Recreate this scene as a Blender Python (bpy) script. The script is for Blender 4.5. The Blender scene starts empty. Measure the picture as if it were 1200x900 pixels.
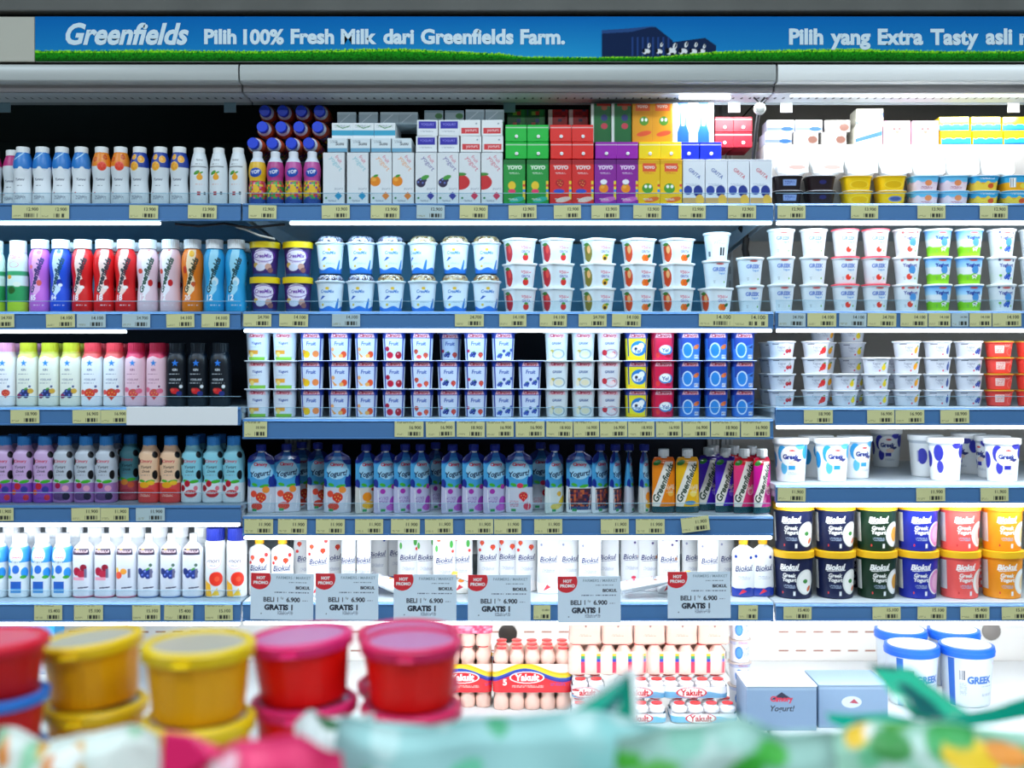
import bpy, math, random
import numpy as np
random.seed(7)
RNG = np.random.default_rng(7)
D = bpy.data
C = bpy.context.scene.collection
PI = math.pi
# ---------------------------------------------------------------- the place
CAM_Y, CAM_Z, KPX, HOR = -2.5, 1.4, 0.0008, 430.0
def wx(px, y=0.0): return (px - 600.0) * KPX * (y - CAM_Y)
def wz(py, y=0.0): return CAM_Z + (HOR - py) * KPX * (y - CAM_Y)

# ---------------------------------------------------------------- colour and materials
def lin(h):
    h = h.lstrip('#')
    c = [int(h[i:i+2], 16) / 255 for i in (0, 2, 4)]
    return [x / 12.92 if x <= .04045 else ((x + .055) / 1.055) ** 2.4 for x in c]
_mats = {}
def mat(hexc, rough=.45, metal=0., spec=.5, trans=0., noise=0., name=None, coat=0.):
    key = (hexc, rough, metal, spec, trans, noise, coat)
    if key in _mats: return _mats[key]
    m = D.materials.new(name or 'plain_' + hexc.strip('#')); m.use_nodes = True
    nt = m.node_tree; b = nt.nodes['Principled BSDF']
    b.inputs['Base Color'].default_value = lin(hexc) + [1]
    b.inputs['Roughness'].default_value = rough
    b.inputs['Metallic'].default_value = metal
    b.inputs['Specular IOR Level'].default_value = spec
    b.inputs['Coat Weight'].default_value = coat
    if trans: b.inputs['Transmission Weight'].default_value = trans
    if noise:
        tc = nt.nodes.new('ShaderNodeTexCoord'); n = nt.nodes.new('ShaderNodeTexNoise')
        n.inputs['Scale'].default_value = 9; n.inputs['Detail'].default_value = 5
        r = nt.nodes.new('ShaderNodeMapRange'); r.inputs['From Min'].default_value = .3; r.inputs['From Max'].default_value = .7
        r.inputs['To Min'].default_value = 1 - noise; r.inputs['To Max'].default_value = 1
        mx = nt.nodes.new('ShaderNodeMix'); mx.data_type = 'RGBA'; mx.blend_type = 'MULTIPLY'; mx.inputs[0].default_value = 1
        nt.links.new(tc.outputs['Object'], n.inputs['Vector']); nt.links.new(n.outputs['Fac'], r.inputs['Value'])
        mx.inputs[6].default_value = lin(hexc) + [1]
        nt.links.new(r.outputs['Result'], mx.inputs[7]); nt.links.new(mx.outputs[2], b.inputs['Base Color'])
        bp = nt.nodes.new('ShaderNodeBump'); bp.inputs['Strength'].default_value = .05
        nt.links.new(n.outputs['Fac'], bp.inputs['Height']); nt.links.new(bp.outputs['Normal'], b.inputs['Normal'])
    _mats[key] = m
    return m
def print_mat(name, rough=.4, coat=0., metal=0.):
    m = D.materials.new(name); m.use_nodes = True
    nt = m.node_tree; b = nt.nodes['Principled BSDF']
    a = nt.nodes.new('ShaderNodeAttribute'); a.attribute_name = 'Col'
    nt.links.new(a.outputs['Color'], b.inputs['Base Color'])
    b.inputs['Roughness'].default_value = rough; b.inputs['Coat Weight'].default_value = coat
    b.inputs['Metallic'].default_value = metal
    return m
PRINT = print_mat('printed_plastic', .38)
PAPER = print_mat('printed_paper', .6)
FILM = print_mat('printed_film', .22, .3)
def emit_mat(name, col, s):
    m = D.materials.new(name); m.use_nodes = True
    nt = m.node_tree; nt.nodes.remove(nt.nodes['Principled BSDF'])
    e = nt.nodes.new('ShaderNodeEmission'); e.inputs[0].default_value = (*col, 1); e.inputs[1].default_value = s
    nt.links.new(e.outputs[0], nt.nodes['Material Output'].inputs[0])
    return m
def clear_mat(name, tint='ffffff', gloss=.08):
    m = D.materials.new(name); m.use_nodes = True
    nt = m.node_tree; nt.nodes.remove(nt.nodes['Principled BSDF'])
    t = nt.nodes.new('ShaderNodeBsdfTransparent'); t.inputs[0].default_value = lin(tint) + [1]
    g = nt.nodes.new('ShaderNodeBsdfGlossy'); g.inputs['Roughness'].default_value = .12
    mx = nt.nodes.new('ShaderNodeMixShader'); mx.inputs[0].default_value = gloss
    nt.links.new(t.outputs[0], mx.inputs[1]); nt.links.new(g.outputs[0], mx.inputs[2])
    nt.links.new(mx.outputs[0], nt.nodes['Material Output'].inputs[0])
    return m
CLEAR = clear_mat('clear_acrylic', 'f2f8fa', .03)
CLEARLID = clear_mat('clear_plastic', 'eef4f8', .1)

# ---------------------------------------------------------------- print layers (mm: u to the right of the front centre, v up)
def R(x0, y0, x1, y1, c):
    c = np.array(lin(c))
    def f(U, V, K):
        K[(U >= x0) & (U <= x1) & (V >= y0) & (V <= y1)] = c
    return f
def E(cx, cy, rx, ry, c, rot=0):
    c = np.array(lin(c)); cs, sn = math.cos(math.radians(rot)), math.sin(math.radians(rot))
    def f(U, V, K):
        a, b = U - cx, V - cy
        K[((a * cs + b * sn) / rx) ** 2 + ((-a * sn + b * cs) / ry) ** 2 <= 1] = c
    return f
def RING(cx, cy, rx, ry, t, c):
    c = np.array(lin(c))
    def f(U, V, K):
        q = np.sqrt(((U - cx) / rx) ** 2 + ((V - cy) / ry) ** 2)
        K[(q <= 1) & (q >= 1 - t)] = c
    return f
def P(pts, c):
    c = np.array(lin(c)); pts = list(pts)
    def f(U, V, K):
        m = np.zeros(U.shape, bool)
        for (x1, y1), (x2, y2) in zip(pts, pts[1:] + pts[:1]):
            if y1 == y2: continue
            m ^= ((y1 > V) != (y2 > V)) & (U < (x2 - x1) * (V - y1) / (y2 - y1) + x1)
        K[m] = c
    return f
def LINE(pts, w, c):
    c = np.array(lin(c))
    def f(U, V, K):
        for (x1, y1), (x2, y2) in zip(pts, pts[1:]):
            dx, dy = x2 - x1, y2 - y1
            t = np.clip(((U - x1) * dx + (V - y1) * dy) / (dx * dx + dy * dy + 1e-9), 0, 1)
            K[(U - x1 - t * dx) ** 2 + (V - y1 - t * dy) ** 2 <= w * w / 4] = c
    return f
def G(y0, y1, c0, c1):
    c0, c1 = np.array(lin(c0)), np.array(lin(c1))
    def f(U, V, K):
        m = (V >= y0) & (V <= y1)
        t = ((V[m] - y0) / (y1 - y0))[:, None]
        K[m] = c0 * (1 - t) + c1 * t
    return f
def WAVE(y0, amp, per, ph, c, up=True):
    c = np.array(lin(c))
    def f(U, V, K):
        e = y0 + amp * np.sin(U / per * 2 * PI + ph)
        K[(V >= e) if up else (V <= e)] = c
    return f
def MT(x0, x1, y, n, c, lh=2.2, seed=0):
    c = np.array(lin(c))
    def f(U, V, K):
        i = np.floor((y - V) / lh).astype(int)
        fr = (y - V) / lh - i
        h = np.sin(np.floor(U / 1.4) * 12.98 + i * 78.2 + seed) * 43758.5
        h = h - np.floor(h)
        K[(U >= x0) & (U <= x1) & (i >= 0) & (i < n) & (fr < .55) & (h > .3)] = c
    return f
def BAR(x0, x1, y0, y1, bg='ffffff', fg='101018'):
    c, b = np.array(lin(fg)), np.array(lin(bg or 'ffffff'))
    def f(U, V, K):
        m = (U >= x0 - 1) & (U <= x1 + 1) & (V >= y0 - 1) & (V <= y1 + 1)
        if bg: K[m] = b
        h = np.sin(np.floor(U / 1.1) * 91.7) * 4375.85; h = h - np.floor(h)
        K[(U >= x0) & (U <= x1) & (V >= y0) & (V <= y1) & (h > .45)] = c
    return f
def SPECK(x0, y0, x1, y1, cell, cols, dens=.6, seed=0):
    cols = [np.array(lin(c)) for c in cols]
    def f(U, V, K):
        i, j = np.floor(U / cell), np.floor(V / cell)
        h = np.sin(i * 127.1 + j * 311.7 + seed) * 43758.5453; h = h - np.floor(h)
        g = np.sin(i * 269.5 + j * 183.3 + seed) * 43758.5453; g = g - np.floor(g)
        m = (U >= x0) & (U <= x1) & (V >= y0) & (V <= y1) & (h < dens)
        for k, c in enumerate(cols):
            K[m & (np.floor(g * len(cols)) == k)] = c
    return f
_txt = {}
def text_tris(s, bold=0., shear=0.):
    k = (s, bold, shear)
    if k in _txt: return _txt[k]
    cu = D.curves.new('t', 'FONT'); cu.body = s; cu.offset = bold; cu.shear = shear; cu.resolution_u = 3
    o = D.objects.new('t', cu); C.objects.link(o)
    dg = bpy.context.evaluated_depsgraph_get(); dg.update()
    me = D.meshes.new_from_object(o.evaluated_get(dg))
    me.calc_loop_triangles()
    v = np.array([x.co[:2] for x in me.vertices]) if len(me.vertices) else np.zeros((0, 2))
    t = np.array([x.vertices[:] for x in me.loop_triangles], int)
    D.meshes.remove(me); D.objects.remove(o); D.curves.remove(cu)
    tr = v[t]
    lo, hi = tr.reshape(-1, 2).min(0), tr.reshape(-1, 2).max(0)
    _txt[k] = (tr - (lo + hi) / 2, hi - lo)
    return _txt[k]
def T(s, cx, cy, w, c, rot=0, shear=0., bold=.0, h=None):
    c = np.array(lin(c)); cs, sn = math.cos(math.radians(rot)), math.sin(math.radians(rot))
    def f(U, V, K):
        tr, sz = text_tris(s, bold, shear)
        sc = w / sz[0]; sy = (h / sz[1]) if h else sc
        a, b = U - cx, V - cy
        x, y = (a * cs + b * sn) / sc, (-a * sn + b * cs) / sy
        idx = np.nonzero((np.abs(x) <= sz[0] / 2) & (np.abs(y) <= sz[1] / 2))[0]
        if not len(idx): return
        idx = idx[np.argsort(x[idx])]; xs, ys = x[idx], y[idx]
        hit = np.zeros(len(idx), bool)
        for p in tr:
            i0, i1 = np.searchsorted(xs, p[:, 0].min()), np.searchsorted(xs, p[:, 0].max(), 'right')
            if i0 >= i1: continue
            X, Y = xs[i0:i1], ys[i0:i1]
            d = [(p[(k+1) % 3, 0] - p[k, 0]) * (Y - p[k, 1]) - (p[(k+1) % 3, 1] - p[k, 1]) * (X - p[k, 0]) for k in range(3)]
            hit[i0:i1] |= ((d[0] >= 0) & (d[1] >= 0) & (d[2] >= 0)) | ((d[0] <= 0) & (d[1] <= 0) & (d[2] <= 0))
        K[idx[hit]] = c
    return f
# fruit prints
def straw(x, y, r, c='d81f26'):
    return [E(x, y + r*.15, r*.85, r*.75, c), P([(x - r*.82, y), (x + r*.82, y), (x, y - r)], c),
            P([(x - r*.7, y + r*.95), (x, y + r*.5), (x + r*.7, y + r*.95), (x + r*.3, y + r*.6), (x - r*.3, y + r*.6)], '2f8f2f')] + \
           [E(x + a*r, y + b*r, r*.08, r*.1, 'f6c65a') for a, b in ((-.4, .2), (.1, .3), (.45, .1), (-.15, -.2), (.2, -.35))]
def orange(x, y, r, c='f08a12'):
    return [E(x, y, r, r*.95, c), E(x - r*.25, y + r*.3, r*.45, r*.35, 'f8ab3c'), E(x + r*.1, y + r*.95, r*.5, r*.22, '3d9a2f', 20)]
def slice_(x, y, r, c='f6a21a', rim='f8c860'):
    return [E(x, y, r, r, rim), E(x, y, r*.84, r*.84, c)] + [LINE([(x, y), (x + r*.8*math.cos(a), y + r*.8*math.sin(a))], r*.1, rim) for a in np.arange(6) * PI / 3]
def berries(x, y, r, c='2b3f9e'):
    return [E(x + a*r, y + b*r, r*.5, r*.5, k) for a, b, k in ((-.5, -.2, c), (.45, -.35, c), (0, .35, c), (.75, .35, c))] + \
           [E(x + a*r, y + b*r, r*.18, r*.18, '6f86d8') for a, b in ((-.55, -.1), (.4, -.25), (-.05, .45))] + [E(x + r*.4, y + r*.85, r*.4, r*.18, '4a9a3a', 30)]
def cherry(x, y, r, c='b5162c'):
    return [E(x - r*.5, y - r*.3, r*.55, r*.55, c), E(x + r*.5, y - r*.2, r*.55, r*.55, c), LINE([(x - r*.4, y), (x + r*.2, y + r)], r*.12, '3a6b2a'), LINE([(x + r*.5, y), (x + r*.2, y + r)], r*.12, '3a6b2a'), E(x - r*.6, y - r*.15, r*.15, r*.15, 'f08090')]
def pear(x, y, r, c='e8c21c'):
    return [E(x, y - r*.25, r*.75, r*.7, c), E(x, y + r*.4, r*.42, r*.55, c), E(x + r*.45, y + r*.9, r*.45, r*.2, '3f9a35', 25)]
def cow(x, y, s):
    return [E(x, y, s, s*.55, 'f4f4f4'), E(x + s*.9, y + s*.4, s*.4, s*.4, 'f4f4f4'), E(x - s*.3, y + s*.1, s*.35, s*.25, '15151a'), E(x + s*.4, y - s*.1, s*.25, s*.3, '15151a'), E(x + s*1.05, y + s*.55, s*.18, s*.2, '15151a'),
            R(x - s*.8, y - s, x - s*.6, y, 'f4f4f4'), R(x + s*.5, y - s, x + s*.7, y, 'f4f4f4')]

def flat(ls):
    out = []
    for l in ls:
        if isinstance(l, (list, tuple)): out += flat(l)
        else: out.append(l)
    return out
def shade(art, U, V, cell):
    """art = (base colour, layers): mean of four samples inside the cell."""
    base, layers = art[0], flat(art[1:])
    tot = np.zeros((len(U), 3))
    for du, dv in ((-.25, -.25), (.25, -.25), (-.25, .25), (.25, .25)):
        K = np.tile(np.array(lin(base)), (len(U), 1))
        for f in layers: f(U + du * cell, V + dv * cell, K)
        tot += K
    return tot / 4

# ---------------------------------------------------------------- mesh makers (metres out, millimetres in)
def mesh_from(name, verts, faces, cols=None, sharp=.7, mats=None):
    me = D.meshes.new(name)
    me.from_pydata(np.asarray(verts, float) * .001, [], faces)
    if cols is not None:
        a = me.attributes.new('Col', 'FLOAT_COLOR', 'POINT')
        a.data.foreach_set('color', np.hstack([cols, np.ones((len(cols), 1))]).astype(np.float32).ravel())
    me.polygons.foreach_set('use_smooth', [True] * len(me.polygons))
    me.set_sharp_from_angle(angle=sharp)
    me.update()
    return me
def sec_super(n=2., cell=1.3, ref=25., front=105, coarse=14):
    st = math.degrees(cell / ref)
    k = max(6, int(round(front / st)))
    a = np.radians(np.concatenate([np.linspace(-front, front, 2 * k + 1), np.linspace(front, 360 - front, coarse + 2)[1:-1]]))
    r = (np.abs(np.sin(a)) ** n + np.abs(np.cos(a)) ** n) ** (-1 / n)
    p = np.stack([np.sin(a) * r, -np.cos(a) * r], 1)
    return p, k
def sec_rrect(w, d, r, cell=1.3, side=None):
    """rounded rectangle; unit is the half width in x, half depth in y"""
    side = side or cell * 2
    pts = []
    def seg(p, q, st):
        m = max(1, int(math.hypot(q[0] - p[0], q[1] - p[1]) / st))
        for i in range(m): pts.append((p[0] + (q[0] - p[0]) * i / m, p[1] + (q[1] - p[1]) * i / m))
    def arc(cx, cy, a0, a1):
        for i in range(3): 
            a = math.radians(a0 + (a1 - a0) * i / 3); pts.append((cx + r * math.cos(a), cy + r * math.sin(a)))
    hw, hd = w / 2, d / 2
    seg((0, -hd), (hw - r, -hd), cell); arc(hw - r, -hd + r, -90, 0)
    seg((hw, -hd + r), (hw, hd - r), side); arc(hw - r, hd - r, 0, 90)
    right = list(pts); pts.clear()
    p = np.array(right)
    left = p[1:][::-1] * [-1, 1]
    full = np.concatenate([left, p, ])
    return full / [hw, hd], len(left)
def arclen(p, i0, scale):
    q = p * scale
    d = np.hypot(*np.diff(q, axis=0).T)
    s = np.concatenate([[0], np.cumsum(d)])
    return s - s[i0]
def loft(name, sec, prof, art=None, cell=1.3, ref=None, smooth=False, cap=(True, True), xform=None, sharp=.7):
    p, i0 = sec
    prof = [tuple(q) if len(q) == 3 else (q[0], q[0], q[1]) for q in prof]
    pr = np.array(prof, float)
    if smooth:
        t = np.arange(len(pr)); out = []
        for i in range(len(pr) - 1):
            p0, p1, p2, p3 = pr[max(i-1, 0)], pr[i], pr[i+1], pr[min(i+2, len(pr)-1)]
            for s in np.linspace(0, 1, 6)[:-1]:
                q = .5 * ((2*p1) + (-p0+p2)*s + (2*p0-5*p1+4*p2-p3)*s*s + (-p0+3*p1-3*p2+p3)*s**3)
                q[2] = p1[2] + (p2[2] - p1[2]) * s
                out.append(q)
        out.append(pr[-1]); pr = np.array(out)
    rows = []
    for a, b in zip(pr[:-1], pr[1:]):
        m = max(1, int(math.ceil(abs(b[2] - a[2]) / cell))) if art is not None else 1
        for i in range(m): rows.append(a + (b - a) * i / m)
    rows.append(pr[-1]); rows = np.array(rows)
    n, m = len(p), len(rows)
    V = np.empty((m, n, 3))
    V[:, :, 0] = rows[:, 0:1] * p[:, 0]; V[:, :, 1] = rows[:, 1:2] * p[:, 1]; V[:, :, 2] = rows[:, 2:3]
    cols = None
    if art is not None:
        rx = ref or pr[:, 0].max(); ry = pr[:, 1].max() if ref is None else rx * pr[:, 1].max() / pr[:, 0].max()
        U = arclen(p, i0, [rx, ry])
        uu = np.tile(U, m); vv = np.repeat(rows[:, 2], n)
        cols = shade(art, uu, vv, cell)
    i, j = np.meshgrid(np.arange(m - 1), np.arange(n), indexing='ij')
    j2 = (j + 1) % n
    F = np.stack([i*n + j, i*n + j2, (i+1)*n + j2, (i+1)*n + j], -1).reshape(-1, 4).tolist()
    if cap[0]: F.append(list(range(n))[::-1])
    if cap[1]: F.append([(m-1)*n + k for k in range(n)])
    V = V.reshape(-1, 3)
    if xform is not None: V = xform(V)
    return mesh_from(name, V, F, cols, sharp)
def disc_mesh(name, prof, n=2., segs=40, sharp=.6, xform=None):
    a = np.arange(segs) / segs * 2 * PI
    r = (np.abs(np.sin(a)) ** n + np.abs(np.cos(a)) ** n) ** (-1 / n)
    p = np.stack([np.sin(a) * r, -np.cos(a) * r], 1)
    return loft(name, (p, 0), prof, None, cap=(True, True), sharp=sharp, xform=xform)
def box_mesh(name, x0, x1, y0, y1, z0, z1, bev=0.):
    b = bev
    w, d = (x1 - x0) / 2, (y1 - y0) / 2
    cx, cy = (x0 + x1) / 2, (y0 + y1) / 2
    c = [(-1, -1), (1, -1), (1, 1), (-1, 1)]
    if b:
        ring = lambda ins, z: [q for sx, sy in c for q in (((cx + sx*(w-ins), cy + sy*(d-ins-b), z), (cx + sx*(w-ins-b), cy + sy*(d-ins), z)) if (sx*sy < 0) else ((cx + sx*(w-ins-b), cy + sy*(d-ins), z), (cx + sx*(w-ins), cy + sy*(d-ins-b), z)))]
        def rg(ins, z):
            return [(cx - (w-ins-b), cy - (d-ins), z), (cx + (w-ins-b), cy - (d-ins), z), (cx + (w-ins), cy - (d-ins-b), z), (cx + (w-ins), cy + (d-ins-b), z),
                    (cx + (w-ins-b), cy + (d-ins), z), (cx - (w-ins-b), cy + (d-ins), z), (cx - (w-ins), cy + (d-ins-b), z), (cx - (w-ins), cy - (d-ins-b), z)]
        rs = [rg(b, z0), rg(0, z0 + b), rg(0, z1 - b), rg(b, z1)]
        V = [q for r_ in rs for q in r_]; F = [list(range(8))[::-1], [24 + k for k in range(8)]]
        for i in range(3):
            for k in range(8): F.append([i*8 + k, i*8 + (k+1) % 8, (i+1)*8 + (k+1) % 8, (i+1)*8 + k])
        return mesh_from(name, V, F, None, .4)
    V = [(cx + sx*w, cy + sy*d, z) for z in (z0, z1) for sx, sy in c]
    F = [[3, 2, 1, 0], [4, 5, 6, 7]] + [[k, (k+1) % 4, 4 + (k+1) % 4, 4 + k] for k in range(4)]
    return mesh_from(name, V, F, None, .4)
def card_mesh(name, w, h, art, cell=1., t=.8, curl=0.):
    nx, ny = max(2, int(w / cell)), max(2, int(h / cell))
    xs, zs = np.linspace(-w/2, w/2, nx), np.linspace(0, h, ny)
    X, Z = np.meshgrid(xs, zs); u, v = X.ravel(), Z.ravel()
    yf = curl * (u / (w/2)) ** 2
    Vf = np.stack([u, yf, v], 1); Vb = Vf + [0, t, 0]
    cols = shade(art, u, v, cell); N = nx * ny
    i, j = np.meshgrid(np.arange(ny-1), np.arange(nx-1), indexing='ij'); q = (i*nx + j).ravel()
    F = np.stack([q, q+1, q+nx+1, q+nx], 1); B = (F + N)[:, ::-1]
    per = list(range(nx)) + [k*nx + nx-1 for k in range(1, ny)] + [(ny-1)*nx + k for k in range(nx-2, -1, -1)] + [k*nx for k in range(ny-2, 0, -1)]
    S = [[b, a, a+N, b+N] for a, b in zip(per, per[1:] + per[:1])]
    return mesh_from(name, np.vstack([Vf, Vb]), F.tolist() + B.tolist() + S, np.vstack([cols, np.tile(np.array(lin('e8ece8')), (N, 1))]), .5)
def tube_mesh(name, pts, r, segs=8):
    pts = np.array(pts, float); V = []; F = []
    for i, p in enumerate(pts):
        d = pts[min(i+1, len(pts)-1)] - pts[max(i-1, 0)]; d /= np.linalg.norm(d)
        a = np.cross(d, [0, 0, 1.] if abs(d[2]) < .9 else [1., 0, 0]); a /= np.linalg.norm(a); b = np.cross(d, a)
        for k in range(segs):
            th = 2 * PI * k / segs; V.append(p + r * (math.cos(th) * a + math.sin(th) * b))
    for i in range(len(pts) - 1):
        for k in range(segs): F.append([i*segs + k, i*segs + (k+1) % segs, (i+1)*segs + (k+1) % segs, (i+1)*segs + k])
    F.append(list(range(segs))[::-1]); F.append([(len(pts)-1)*segs + k for k in range(segs)])
    return mesh_from(name, V, F, None, 1.)
def join_meshes(name, items):
    """several (mesh, offset_mm) pairs as one mesh"""
    V = []; F = []; base = 0
    for me, off in items:
        for v in me.vertices: V.append((v.co.x*1000 + off[0], v.co.y*1000 + off[1], v.co.z*1000 + off[2]))
        for p in me.polygons: F.append([base + k for k in p.vertices])
        base += len(me.vertices)
    return mesh_from(name, V, F, None, .5)

# ---------------------------------------------------------------- things, parts, labels
LABELS = {}
def check_label(label):
    n = len(label.split())
    if not 4 <= n <= 16: print('LABELLEN', n, label)
    LABELS[label] = LABELS.get(label, 0) + 1
    if LABELS[label] > 1: print('LABELDUP', label)
def link(name, me, m, parent=None, loc=(0, 0, 0), rot=(0, 0, 0), label=None):
    o = D.objects.new(name, me); C.objects.link(o)
    if me.materials: 
        pass
    elif m is not None: me.materials.append(m)
    o.location = loc; o.rotation_euler = rot
    if parent is not None: o.parent = parent
    if label: o['label'] = label
    return o
def tag(o, label, cat, group=None):
    o['label'] = label; o['category'] = cat; check_label(label)
    if group: o['group'] = group
    return o
def struct(name, me, m, loc=(0, 0, 0)):
    o = link(name, me, m, None, loc); o['kind'] = 'structure'; return o
def thing(name, label, cat, loc, rot=(0, 0, 0), group=None):
    o = D.objects.new(name, None); C.objects.link(o); o.empty_display_size = .02
    o.location = loc; o.rotation_euler = rot
    return tag(o, label, cat, group)
class Kind:
    """a product: name, category, description and parts [(part name, mesh, material, subparts)]"""
    def __init__(s, name, cat, desc, parts, h, ry): s.name, s.cat, s.desc, s.parts, s.h, s.ry = name, cat, desc, parts, h, ry
    def put(s, label, loc, rot=(0, 0, 0), group=None):
        t = thing(s.name, label, s.cat, loc, rot, group)
        def add(parts, par):
            for q in parts:
                o = link(q[0], q[1], q[2], par)
                if len(q) > 3: add(q[3], o)
        add(s.parts, t)
        return t
ORD = ['first', 'second', 'third', 'fourth', 'fifth', 'sixth', 'seventh', 'eighth', 'ninth', 'tenth', 'eleventh', 'twelfth']
NUM = ['zero', 'one', 'two', 'three', 'four', 'five', 'six', 'seven', 'eight', 'nine', 'ten', 'eleven', 'twelve']
LEVELS = {1: [''], 2: ['lower', 'upper'], 3: ['bottom', 'middle', 'top'], 4: ['bottom', 'second', 'third', 'top']}
SHELF = {'L1': 238, 'M1': 238, 'R1': 238, 'L2': 365, 'M2': 365, 'R2': 364, 'L3': 477, 'M3': 490, 'R3': 477, 'L4': 592, 'M4': 604.5, 'R4': 568, 'L5': 705, 'M5': 705, 'R5': 706}
SZ = {k: wz(v) for k, v in SHELF.items()}
DECK = .53
SZ['B'] = DECK
SN = {'L': 'left', 'M': 'middle', 'R': 'right'}
def shelf_name(s):
    if s == 'B': return 'bottom deck'
    return ['top', 'second', 'third', 'fourth', 'fifth'][int(s[1]) - 1] + ' ' + SN[s[0]] + ' shelf'
def run(kind, pxs, shelf, y=.035, rot=0., jit=4., stack=1, dz=0., desc=None, extra='', gname=None, z0=0., levels=None, tilt=None, skip=(), yoff=()):
    """a run of one product along a shelf, left to right; stack = how many high (int or list)"""
    desc = desc or kind.desc
    n = len(pxs)
    st = stack if isinstance(stack, (list, tuple)) else [stack] * n
    group = (gname or kind.desc.split(' with ')[0].split(' printed ')[0] + 's') + ' on the ' + shelf_name(shelf)
    for i, px in enumerate(pxs):
        x = wx(px, y)
        for k in range(st[i]):
            if (i, k) in skip: continue
            if st[i] == 1:
                pos = '' if n == 1 else ', %s from left' % ORD[i]
            else:
                lv = (levels or LEVELS[st[i]])[k]
                pos = ', ' + lv + (' of its stack' if n == 1 else ' of %s stack' % ORD[i])
            label = desc + (', ' + extra if extra else '') + pos + ', ' + shelf_name(shelf)
            r = rot if not isinstance(rot, (list, tuple)) else rot[i]
            a = math.radians(r + random.uniform(-jit, jit))
            dy = yoff[i] if i < len(yoff) else 0
            kind.put(label, (x, y + kind.ry * .001 + dy, SZ[shelf] + .0005 + z0 + k * (kind.h * .001 + dz)), (0, 0, a) if tilt is None else tilt, group)
STORE_W, EXPO, LEDK = 36., 0.0, .3
# ================================================================ product makers
CELL = 1.3
def Hmm(shelf, py, y=.05): return (wz(py, y) - SZ[shelf]) * 1000
def capmesh(r, z0, z1, chamfer=1.2, ribs=0):
    if ribs:
        a = np.arange(ribs * 2) / (ribs * 2) * 2 * PI
        rr = 1 - .035 * (np.arange(ribs * 2) % 2)
        p = np.stack([np.sin(a) * rr, -np.cos(a) * rr], 1)
        return loft('cap', (p, 0), [(r, z0), (r, z1 - chamfer), (r - chamfer, z1)], None, sharp=.35)
    return disc_mesh('cap', [(r, z0), (r, z1 - chamfer), (r - chamfer, z1)], segs=28)
def bottle(name, desc, W, H, prof, art, cap, n=2., cat='bottle', cm=None, smooth=True, m=PRINT, extra=(), flatten=1.):
    pr = [(W/2*a, W/2*a*flatten, H*b) for a, b in prof]
    body = loft(name + '_body', sec_super(n, CELL, W/2), pr, art, CELL, smooth=smooth)
    parts = [('body', body, m)]
    if cap:
        r, z0, z1, hx = cap[:4]
        parts.append(('cap', capmesh(W/2*r, H*z0, H*z1, ribs=cap[4] if len(cap) > 4 else 0), cm or mat(hx, .4)))
    parts += list(extra)
    return Kind(name, cat, desc, parts, H, W/2*flatten)
def cup(name, desc, top, bot, H, art, lid='f4f4f2', n=2., lidw=1.06, lidh=2.2, cat='yogurt cup', lidmat=None, foil=False, rim=1.6, lidart=None, m=PRINT, tab=True, extra=()):
    b = H - lidh
    pr = [(bot/2 - 1.5, 0), (bot/2, 1.5), (bot/2 + (top-bot)/2*.93, b - rim - .3), (top/2*lidw - .8, b - rim), (top/2*lidw - .8, b)]
    body = loft(name + '_body', sec_super(n, CELL, top/2), pr, art, CELL, ref=top/2)
    lr = top/2*lidw
    lm = lidmat or (mat(lid, .28, .55) if foil else mat(lid, .4))
    lidm = disc_mesh(name + '_lid', [(lr - .6, b), (lr, b + .5), (lr, H - .6), (lr - 1.2, H)], n, 48)
    parts = [('body', body, m), ('lid', lidm, lm)] + list(extra)
    return Kind(name, cat, desc, parts, H, lr)
def carton(name, desc, w, d, h, art, cat='carton', extra=(), m=PRINT, r=1.5):
    body = loft(name + '_body', sec_rrect(w, d, r, CELL), [(w/2 - .8, d/2 - .8, 0), (w/2, d/2, .8), (w/2, d/2, h - .8), (w/2 - .8, d/2 - .8, h)], art, CELL)
    return Kind(name, cat, desc, [('body', body, m)] + list(extra), h, d/2)
def pouch(name, desc, W, H, th, art, capc, caph=12., capr=8., cat='pouch', shoulder=.86, m=FILM, spout=True, n=1.7, slope=.5, neck=.2):
    """stand-up pouch: gusseted foot, flat sealed head, screw spout on top"""
    bh = H - caph
    pr = [(W*.46, th*.42, 0), (W*.49, th*.5, 3), (W*.5, th*.5, bh*.2), (W*.485, th*.42, bh*.5), (W*.49, th*.24, bh*shoulder), (W*(.5 - slope*.16), th*.14, bh*(shoulder + (1-shoulder)*.45)), (W*neck, th*.12, bh*.985), (W*neck*.9, th*.1, bh)]
    body = loft(name + '_body', sec_super(n, CELL, W/2, 100, 40), pr, art, CELL, ref=W/2)
    parts = [('body', body, m)]
    if spout:
        sp = disc_mesh('spout', [(capr*.62, bh - 2), (capr*.62, bh + 3)], segs=16)
        cp = capmesh(capr, bh + 2, H, 1.5, 12)
        parts += [('spout', sp, mat('e8ecf0', .4)), ('cap', cp, mat(capc, .4))]
    return Kind(name, cat, desc, parts, H, th/2)

WHITE = 'e2e8ec'
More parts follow.
